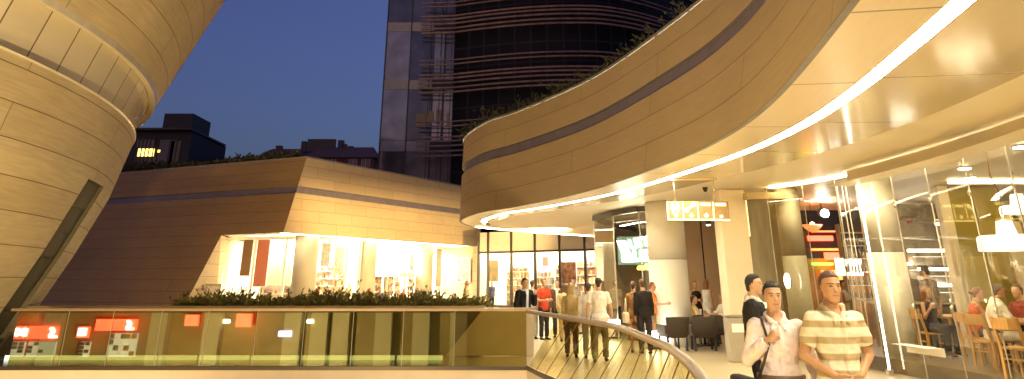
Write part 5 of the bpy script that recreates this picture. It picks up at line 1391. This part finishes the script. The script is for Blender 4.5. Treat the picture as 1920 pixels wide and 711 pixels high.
for px, d, lb in ((440, -1.2, 'white-clothed terrace table by the slanted jamb'), (500, -.6, 'white-clothed terrace table left of the first column'), (528, -1.5, 'white-clothed terrace table just before the first column'), (612, .6, 'white-clothed terrace table beside the man with a hand on his hip'), (655, 1.2, 'white-clothed terrace table left of the second column'), (715, .9, 'white-clothed terrace table under the parasol'), (765, 1.4, 'white-clothed terrace table right of the parasol'), (838, 1.8, 'white-clothed terrace table before the brown wall panel')):
    p = onface(px, d)
    if tt is None: tt = ttable(); tt.location = p; tt['label'] = lb
    else: dup(tt, p, 0, lb)
def sfpt(px, d=.4):
    dd = ray(px, 520); a, b = SF1, SF2; e = b - a; n2 = V((-e.y, e.x, 0)).normalized(); n2 = n2 if n2.y > 0 else -n2; o = a + n2 * d
    kk = (o.x * n2.x + o.y * n2.y) / (dd.x * n2.x + dd.y * n2.y); return V((dd.x * kk, dd.y * kk, 0))
rzR = math.atan2((SF2 - SF1).y, (SF2 - SF1).x)
PB = mat('brown_panel', (.36, .15, .05), .5, var=.3, vscale=2)
for px, py, wd, ht, m_, nm, lb, dd_ in ((823, 500, 1.1, 2.7, PB, 'wall_panel', 'tall brown panel hanging in the shop right of the third column', .35), (872, 507, 1.0, 1.5, mat('photo_grid', (.35, .28, .2), .5, var=1., vscale=7), 'photo_board', 'board of small dark pictures near the right end of the pavilion', None), (770, 498, .55, 1.3, PROD[2], 'poster', 'narrow brown poster beside the third column', .5), (633, 490, .9, 1.5, mat('coat_print', (.25, .16, .08), .6, var=.8, vscale=5), 'poster', 'dark clothing poster between the first two columns', 1.5), (607, 478, .7, 1.2, mat('grey_print', (.5, .45, .32), .6, var=.4, vscale=6), 'poster', 'pale grey poster right of the first column', 1.5)):
    p = sfpt(px, dd_) if dd_ else SF2.lerp(V((Rx0.x, Rx0.y + .3, 0)), .62) + V((-.1, -.22, 0)); z = at(px, py, p.y).z
    poster(nm, lb, nm.replace('_', ' '), p, rzR if dd_ else math.atan2(Rx0.y + .3 - SF2.y, Rx0.x - SF2.x), wd, ht, z, m_)
rzLs = math.atan2((SF1 - SF0).y, (SF1 - SF0).x)
for px, py, wd, ht, m_, lb, d in ((487, 492, .7, 2.6, PROD[0], 'tall reddish brown poster behind the left shop window', 2.), (512, 492, 2., 2.4, mat('mural_print', (.72, .56, .36), .6, var=.25, vscale=1.2), 'wide beige mural with a curving dark branch', 2.6), (458, 478, .5, 2.2, PROD[2], 'narrow dark poster near the jamb', 1.2)):
    k = (px - 420) / 140; p = SF0.lerp(SF1, k) + V((.0, d, 0)); p.x = gx(px, 520, p.y); z = at(px, py, p.y).z; poster('poster', lb, 'poster', p, rzLs, wd, ht, z, m_)
p = hit(396, 545, Lj0, JB, V((jb_in.x, jb_in.y, JB.z))); bd = thing('menu_board', 'small grey standing board against the slanted jamb', 'board', (p.x + .2, p.y - .3, 0), R(40)); bm = nb(); box(bm, (0, 0, .85), (.75, .06, 1.5), bev=.01); obj('board', bm, mat('board_grey', (.4, .34, .24), .5), bd, local=True)
bm = nb(); box(bm, (0, -.035, .9), (.6, .012, 1.2)); obj('sheet', bm, PANEL, bd, local=True); bm = nb(); box(bm, (0, .12, .05), (.7, .4, .08)); obj('foot', bm, BLACK, bd, local=True)
# ---------------------------------------------------------------- the people
def spot_on(px, Y, z=0.): return (gx(px, 540, Y), Y, z)
C = cloth
# the two men in front
striped_polo = striped('striped_polo', (.72, .65, .47), (.44, .33, .17), .118, .30, .52)
YL, YR = 6.3, 6.0
r1, i1 = person('man in an open pale pink shirt, holding a bag strap at his chest', spot_on(1445, YL), -4, 1.66, hs=1.0, top=C('pink_shirt', (.80, .67, .62)), sleeve='long', bottom=C('black_trousers', (.02, .018, .02)), haircol='black', detail=True, voxel=.0056,
    aL=((.30, -.05, -1), (.10, -.30, -1)), aR=((-.36, -.18, -1), (.62, -.60, .72)), lL=((.03, .12, -1), (0, .30, -1)), lR=((-.03, -.25, -1), (0, .05, -1)), head=(4, 2), hem=.03,
    belt=mat('brown_belt', (.16, .085, .035), .45), skin=SKIN, curl=2.2, twist=-6)
# strap of the shoulder bag he holds
k = i1['k']; bm = nb(); tp_ = i1['tp']
pts = [tp_(.535, -.105, -.04) , tp_(.545, -.118, .02), tp_(.50, -.120, .085), tp_(.42, -.110, .142), tp_(.34, -.100, .155), tp_(.2, -.15, .13), tp_(.06, -.20, .06), tp_(.02, -.24, .0)]
tube(bm, pts, .012, 8); bm.transform(Matrix.Scale(k, 4) ); bm.transform(Matrix.Translation(r1.location) @ Matrix.Rotation(r1.rotation_euler.z, 4, 'Z'))
bag = thing('shoulder_bag', 'dark shoulder bag at the side of the man in the pink shirt', 'bag', tuple(r1.location + V((-.25, 0, .8)))); obj('strap', bm, mat('bag_strap', (.05, .035, .03), .6), bag)
bm = nb(); box(bm, tuple(r1.location + V((-.30, .04, .80))), (.11, .34, .27), R(8), .03); obj('bag_body', bm, mat('bag_canvas', (.04, .03, .025), .8, bump=.4), bag)
person('man in a cream and brown striped polo shirt clasping his hands, khaki trousers', spot_on(1553, YR), 4, 1.74, hs=1.0, top=striped_polo, sleeve='short', bottom=C('khaki_trousers', (.42, .30, .16)), haircol='brown', detail=True, voxel=.0056,
    aL=((.34, .16, -1), (-.70, -.62, -.55)), aR=((-.34, .16, -1), (.62, -.66, -.50)), lL=((.03, -.22, -1), (0, .08, -1)), lR=((-.03, .15, -1), (0, .3, -1)), head=(-4, 2), hem=.035, skin=SKIN_TAN, curl=1.8, handL=(-.9, -.35, -.55), handR=(.85, -.4, -.6))
person('person in a dark jacket over a white shirt, in profile behind the man in pink', spot_on(1409, 9.2), 62, 1.74, top=C('white_shirt', (.72, .66, .55)), sleeve='long', jacket=C('dark_suit', (.022, .018, .018)), open_front=True, bottom=C('dark_trousers', (.03, .025, .03)), haircol='black', detail=True, voxel=.0095, skirt=None,
    aL=((.12, .1, -1), (.0, -.4, -1)), aR=((-.12, -.1, -1), (0, -.4, -1)))
bm = nb()
# walkway crowd
person('man in a dark suit holding a phone to his ear by the rail end', spot_on(983, 19.3), 30, 1.76, top=C('blue_white_shirt', (.62, .66, .70)), jacket=C('dark_suit', (.022, .018, .018)), open_front=True, bottom=C('dark_trousers', (.03, .025, .03)), haircol='black', aL=((.25, -.35, -1), (-.15, -.35, 1)), aR=((-.25, .05, -1), (.15, -.5, -.8)), head=(10, 8), jlen=.05)
person('grey-shirted figure standing just behind the phoning man', spot_on(998, 23.5), 160, 1.72, top=C('grey_shirt', (.50, .44, .33)), bottom=C('grey_trousers', (.42, .38, .32)), haircol='brown')
person('man in a bright red shirt with folded hands', spot_on(1019, 23.3), 35, 1.77, top=C('red_shirt', (.48, .06, .025)), sleeve='short', bottom=C('dark_trousers', (.03, .025, .03)), haircol='black', aL=((.25, -.05, -1), (-.5, -.9, .05)), aR=((-.25, -.05, -1), (.5, -.9, 0)))
person('man in an open dark jacket over a pale shirt, right of the red shirt', spot_on(1045, 24.2), -10, 1.74, top=C('white_shirt', (.72, .66, .55)), jacket=C('brown_jacket', (.10, .06, .03)), open_front=True, bottom=C('dark_trousers', (.03, .025, .03)), haircol='black', jlen=.05)
person('woman in a pale yellow top walking beside the dark jacket', spot_on(1057, 22.5), 170, 1.62, True, C('yellow_top', (.60, .46, .22)), 'long', C('tan_trousers', (.5, .38, .2)), hair='long', haircol='brown')
person('far man with a dark head in front of the shop shelves', spot_on(1075, 27.0), 10, 1.80, top=C('grey_shirt', (.50, .44, .33)), bottom=C('dark_trousers', (.03, .025, .03)), haircol='black')
person('woman with long blond hair and an ochre coat walking away', spot_on(1069, 17.9), 175, 1.66, True, C('ochre_coat', (.38, .27, .12)), 'long', C('brown_trousers', (.12, .06, .025)), hair='long', haircol='blond', lL=((.03, -.28, -1), (0, .1, -1)), lR=((-.03, .2, -1), (0, .4, -1)), hem=.04)
person('man in a loose white shirt walking away along the rail', spot_on(1122, 17.0), 168, 1.77, top=C('white_shirt', (.72, .66, .55)), sleeve='short', bottom=C('olive_trousers', (.16, .12, .05)), haircol='black', hem=.045, lL=((.05, .25, -1), (0, .3, -1)), lR=((-.03, -.3, -1), (0, .06, -1)), aL=((.3, .2, -1), (.1, -.15, -1)), aR=((-.3, -.15, -1), (-.05, -.4, -1)))
person('figure in a pale blue-grey shirt close beside the loose white shirt', spot_on(1102, 17.6), 172, 1.66, top=C('pale_shirt', (.60, .56, .50)), sleeve='long', bottom=C('grey_trousers', (.42, .38, .32)), haircol='black', lL=((.03, -.25, -1), (0, .1, -1)), lR=((-.03, .2, -1), (0, .4, -1)))
person('person in a beige top standing inside the glass pavilion', spot_on(1153, 25.6), 150, 1.72, top=C('beige_top', (.52, .40, .22)), sleeve='short', bottom=C('dark_trousers', (.03, .025, .03)), haircol='brown')
hb, ih = person('woman in a brown dress with a pale handbag on her arm', spot_on(1187, 19.0), 160, 1.68, True, C('brown_dress', (.30, .15, .05)), 'short', None, (C('brown_dress_skirt', (.27, .13, .045)), .62), hair='bun', haircol='brown', aL=((.35, -.1, -1), (.15, -.5, -.6)), aR=((-.3, -.1, -1), (-.1, -.9, .1)))
q = V(spot_on(1171, 18.9)) + V((0, 0, .82)); hbag = thing('handbag', 'pale cream handbag hanging from the arm of the woman in brown', 'bag', tuple(q))
bm = nb(); box(bm, (0, 0, 0), (.14, .32, .26), R(0), .04); obj('bag_body', bm, mat('cream_leather', (.66, .54, .34), .5), hbag, local=True)
bm = nb(); tube(bm, [(0, -.12, .12)] + [(0, -.12 * math.cos(R(a)), .12 + .34 * math.sin(R(a))) for a in range(15, 166, 15)] + [(0, .12, .12)], .012, 6); obj('handle', bm, mat('cream_leather', (.66, .54, .34), .5), hbag, local=True)
person('man in a black jacket close beside the brown dress', spot_on(1205, 18.7), 185, 1.73, top=C('black_top', (.02, .016, .014)), sleeve='long', bottom=C('dark_trousers', (.03, .025, .03)), haircol='brown', lL=((.03, -.2, -1), (0, .1, -1)))
person('person in an orange top holding out both hands beside the round column', spot_on(1221, 20.6), 80, 1.66, top=C('orange_top', (.6, .20, .05)), sleeve='short', bottom=C('brown_trousers', (.12, .06, .025)), haircol='auburn', aL=((.2, -.5, -1), (0, -1, .1)), aR=((-.2, -.5, -1), (0, -1, .1)))
# cafe women
person('woman in a black sleeveless top with her arms crossed', spot_on(1303, 24.0), 8, 1.70, True, C('black_top', (.02, .016, .014)), 'none', C('dark_trousers', (.03, .025, .03)), hair='short', haircol='auburn', skin=SKIN_TAN, aL=((.3, -.15, -1), (-1, -.5, .18)), aR=((-.3, -.15, -1), (1, -.55, .10)))
person('woman with long auburn hair and a white top, turned away', spot_on(1324, 23.4), 120, 1.74, True, C('white_top', (.72, .68, .62)), 'none', None, (C('cream_skirt', (.55, .45, .3)), .55), hair='long', haircol='auburn', skin=SKIN_TAN, aL=((.3, -.2, -1), (.3, -.7, -.6)))
person('woman with brown hair seated at the back of the cafe table', spot_on(1357, 22.6), 10, 1.68, True, C('brown_top', (.25, .13, .06)), 'none', C('brown_trousers', (.12, .06, .025)), hair='long', haircol='auburn', seat=.62, skin=SKIN_TAN, aL=((.2, -.4, -1), (-.2, -1, .2)), aR=((-.2, -.4, -1), (.3, -1, .2)), shoes=False)
person('person in a white cap and dark vest seated right of the cafe table', spot_on(1354, 20.9), -70, 1.70, False, C('white_shirt', (.72, .66, .55)), 'long', C('slate_trousers', (.10, .10, .11)), hair='short', haircol='grey', seat=.47, aL=((.2, -.6, -1), (0, -1, .2)), aR=((-.2, -.6, -1), (0, -1, .2)))
person('person in a tan top seated left of the cafe table, mostly hidden by armchairs', spot_on(1297, 21.0), 75, 1.66, True, C('yellow_top', (.60, .46, .22)), 'short', C('brown_trousers', (.12, .06, .025)), hair='tail', haircol='brown', seat=.44, aL=((.2, -.6, -1), (0, -1, .2)), aR=((-.2, -.6, -1), (0, -1, .2)))
# restaurant diners
FZ = .26
person('grey-haired man in a white polo shirt leaning over a restaurant table', tuple(inp(1866, 12.8, FZ)), 75, 1.78, top=C('white_polo', (.80, .74, .62)), sleeve='short', bottom=C('pale_trousers', (.62, .54, .42)), haircol='grey', seat=.47, lean=(0, -.30, 1), belt=mat('brown_belt', (.16, .085, .035), .45), detail=True, voxel=.010, skin=SKIN_TAN, aL=((.15, -.45, -1), (-.1, -1, .05)), aR=((-.15, -.45, -1), (.1, -1, .05)), head=(0, 8), lL=((.10, -1, -.10), (0, .35, -1)), lR=((-.1, -1, -.02), (0, -.1, -1)))
person('woman in an orange strap top with her hair in a bun, seated in the restaurant', tuple(inp(1832, 13.8, FZ)), 70, 1.64, True, C('coral_top', (.50, .09, .03)), 'none', C('brown_trousers', (.12, .06, .025)), hair='bun', haircol='auburn', seat=.47, lean=(0, -.25, 1), skin=SKIN_TAN, voxel=.010, aL=((.15, -.5, -1), (-.1, -1, .3)), aR=((-.15, -.5, -1), (.1, -1, .3)))
person('woman in a dark vest seated inside the glass, one hand raised', tuple(inp(1752, 15.0, FZ)), 25, 1.64, True, C('navy_top', (.035, .035, .05)), 'none', C('dark_trousers', (.03, .025, .03)), hair='long', haircol='auburn', seat=.47, skin=SKIN_TAN, voxel=.010, aL=((.3, -.3, -1), (-.2, -.4, 1)), aR=((-.3, -.2, -1), (-.1, -.7, .8)), head=(20, 6))
person('person in brown standing behind the woman in the dark vest', tuple(inp(1762, 16.2, FZ)), 200, 1.74, False, C('brown_jacket', (.10, .06, .03)), 'long', C('dark_trousers', (.03, .025, .03)), haircol='black')
person('person in a maroon top at the right border across the restaurant table', tuple(inp(1932, 13.4, FZ)), -80, 1.70, False, C('maroon_top', (.22, .05, .03)), 'short', C('dark_trousers', (.03, .025, .03)), haircol='brown', seat=.47, aL=((.15, -.5, -1), (-.1, -1, .1)), aR=((-.15, -.5, -1), (.1, -1, .1)))
person('bartender in a white shirt beyond the door, behind the striped man', spot_on(1579, 21.8), 40, 1.72, top=C('white_shirt', (.72, .66, .55)), sleeve='short', bottom=C('dark_trousers', (.03, .025, .03)), haircol='brown', aL=((.2, -.5, -1), (.2, -1, .2)), aR=((-.2, -.5, -1), (.1, -1, .3)))
person('person in an orange shirt at the bar in front of the neon lines', spot_on(1566, 20.8), 120, 1.68, top=C('orange_top', (.6, .20, .05)), sleeve='short', bottom=C('dark_trousers', (.03, .025, .03)), haircol='black')
# terrace of the sandstone pavilion and inside the shops
for px, d, face_, h_, fem, tp1, hr, hc, seat_, lb in (
    (629, .2, 20, 1.75, False, C('grey_shirt', (.50, .44, .33)), 'short', 'black', None, 'man with a hand on his hip standing on the terrace'),
    (692, -1.8, 150, 1.72, False, C('orange_top', (.6, .20, .05)), 'short', 'auburn', .47, 'seated guest with a dark red head, right of the second column'),
    (713, .3, 40, 1.70, False, C('slate_top', (.10, .09, .10)), 'short', 'black', .47, 'seated guest in dark clothes left of the parasol pole'),
    (757, .0, 60, 1.66, True, C('coral_top', (.50, .09, .03)), 'long', 'auburn', .47, 'seated woman in coral under the right side of the parasol'),
    (782, .6, -30, 1.68, False, C('navy_top', (.035, .035, .05)), 'short', 'brown', .47, 'seated guest in navy before the third column'),
    (737, 2.8, 0, 1.70, True, C('grey_shirt', (.50, .44, .33)), 'tail', 'brown', .47, 'seated woman in grey behind the parasol pole'),
    (655, 3.0, 15, 1.68, True, C('beige_top', (.52, .40, .22)), 'long', 'brown', None, 'woman in beige standing inside the shop, left of the second column')):
    p = onface(px, d)
    kw = dict(aL=((.75, .1, -.7), (-.7, -.2, -.5)), aR=((-.2, -.1, -1), (0, -.3, -1))) if 'hip' in lb else {}
    if seat_ is not None: kw = dict(aL=((.15, -.5, -1), (-.2, -1, .2)), aR=((-.15, -.5, -1), (.2, -1, .2)))
    person(lb, tuple(p), face_, h_, fem, tp1, 'short', C('dark_trousers', (.03, .025, .03)), hair=hr, haircol=hc, seat=seat_, voxel=.018, shoes=False, **kw)
p = V(spot_on(874, 33)); person('ghostly pale figure in beige passing in front of the pavilion end', tuple(p), 90, 1.72, False, C('beige_top', (.52, .40, .22)), 'long', C('tan_trousers', (.5, .38, .2)), haircol='blond', voxel=.018)
for px, k_, lb, col in ((906, .8, 'shopper in pink inside the first window bay', (.5, .2, .18)), (922, 1.4, 'shopper in dark blue inside the second window bay', (.05, .06, .12))):
    Y = 46.; person(lb, spot_on(px, Y), 30, 1.70, k_ < 1, C('shopper_%d' % px, col), 'short', C('dark_trousers', (.03, .025, .03)), hair='long' if k_ < 1 else 'short', haircol='brown', voxel=.018, shoes=False)

# ---------------------------------------------------------------- floodlights that wash the stone, plus fill spots added with no lamp behind them
def spot(name, loc, target, power, size, col, blend=.6, rad=.3):
    L = bpy.data.lights.new(name, 'SPOT'); L.energy = power; L.spot_size = R(size); L.spot_blend = blend; L.color = col; L.shadow_soft_size = rad
    o = bpy.data.objects.new(name, L); COL.objects.link(o); o.location = loc; d = V(target) - V(loc); o.rotation_euler = d.to_track_quat('-Z', 'Y').to_euler(); return o
for a in FLOODS_AND_FILLS: spot('floodlight_or_fill', *a)
finalize()
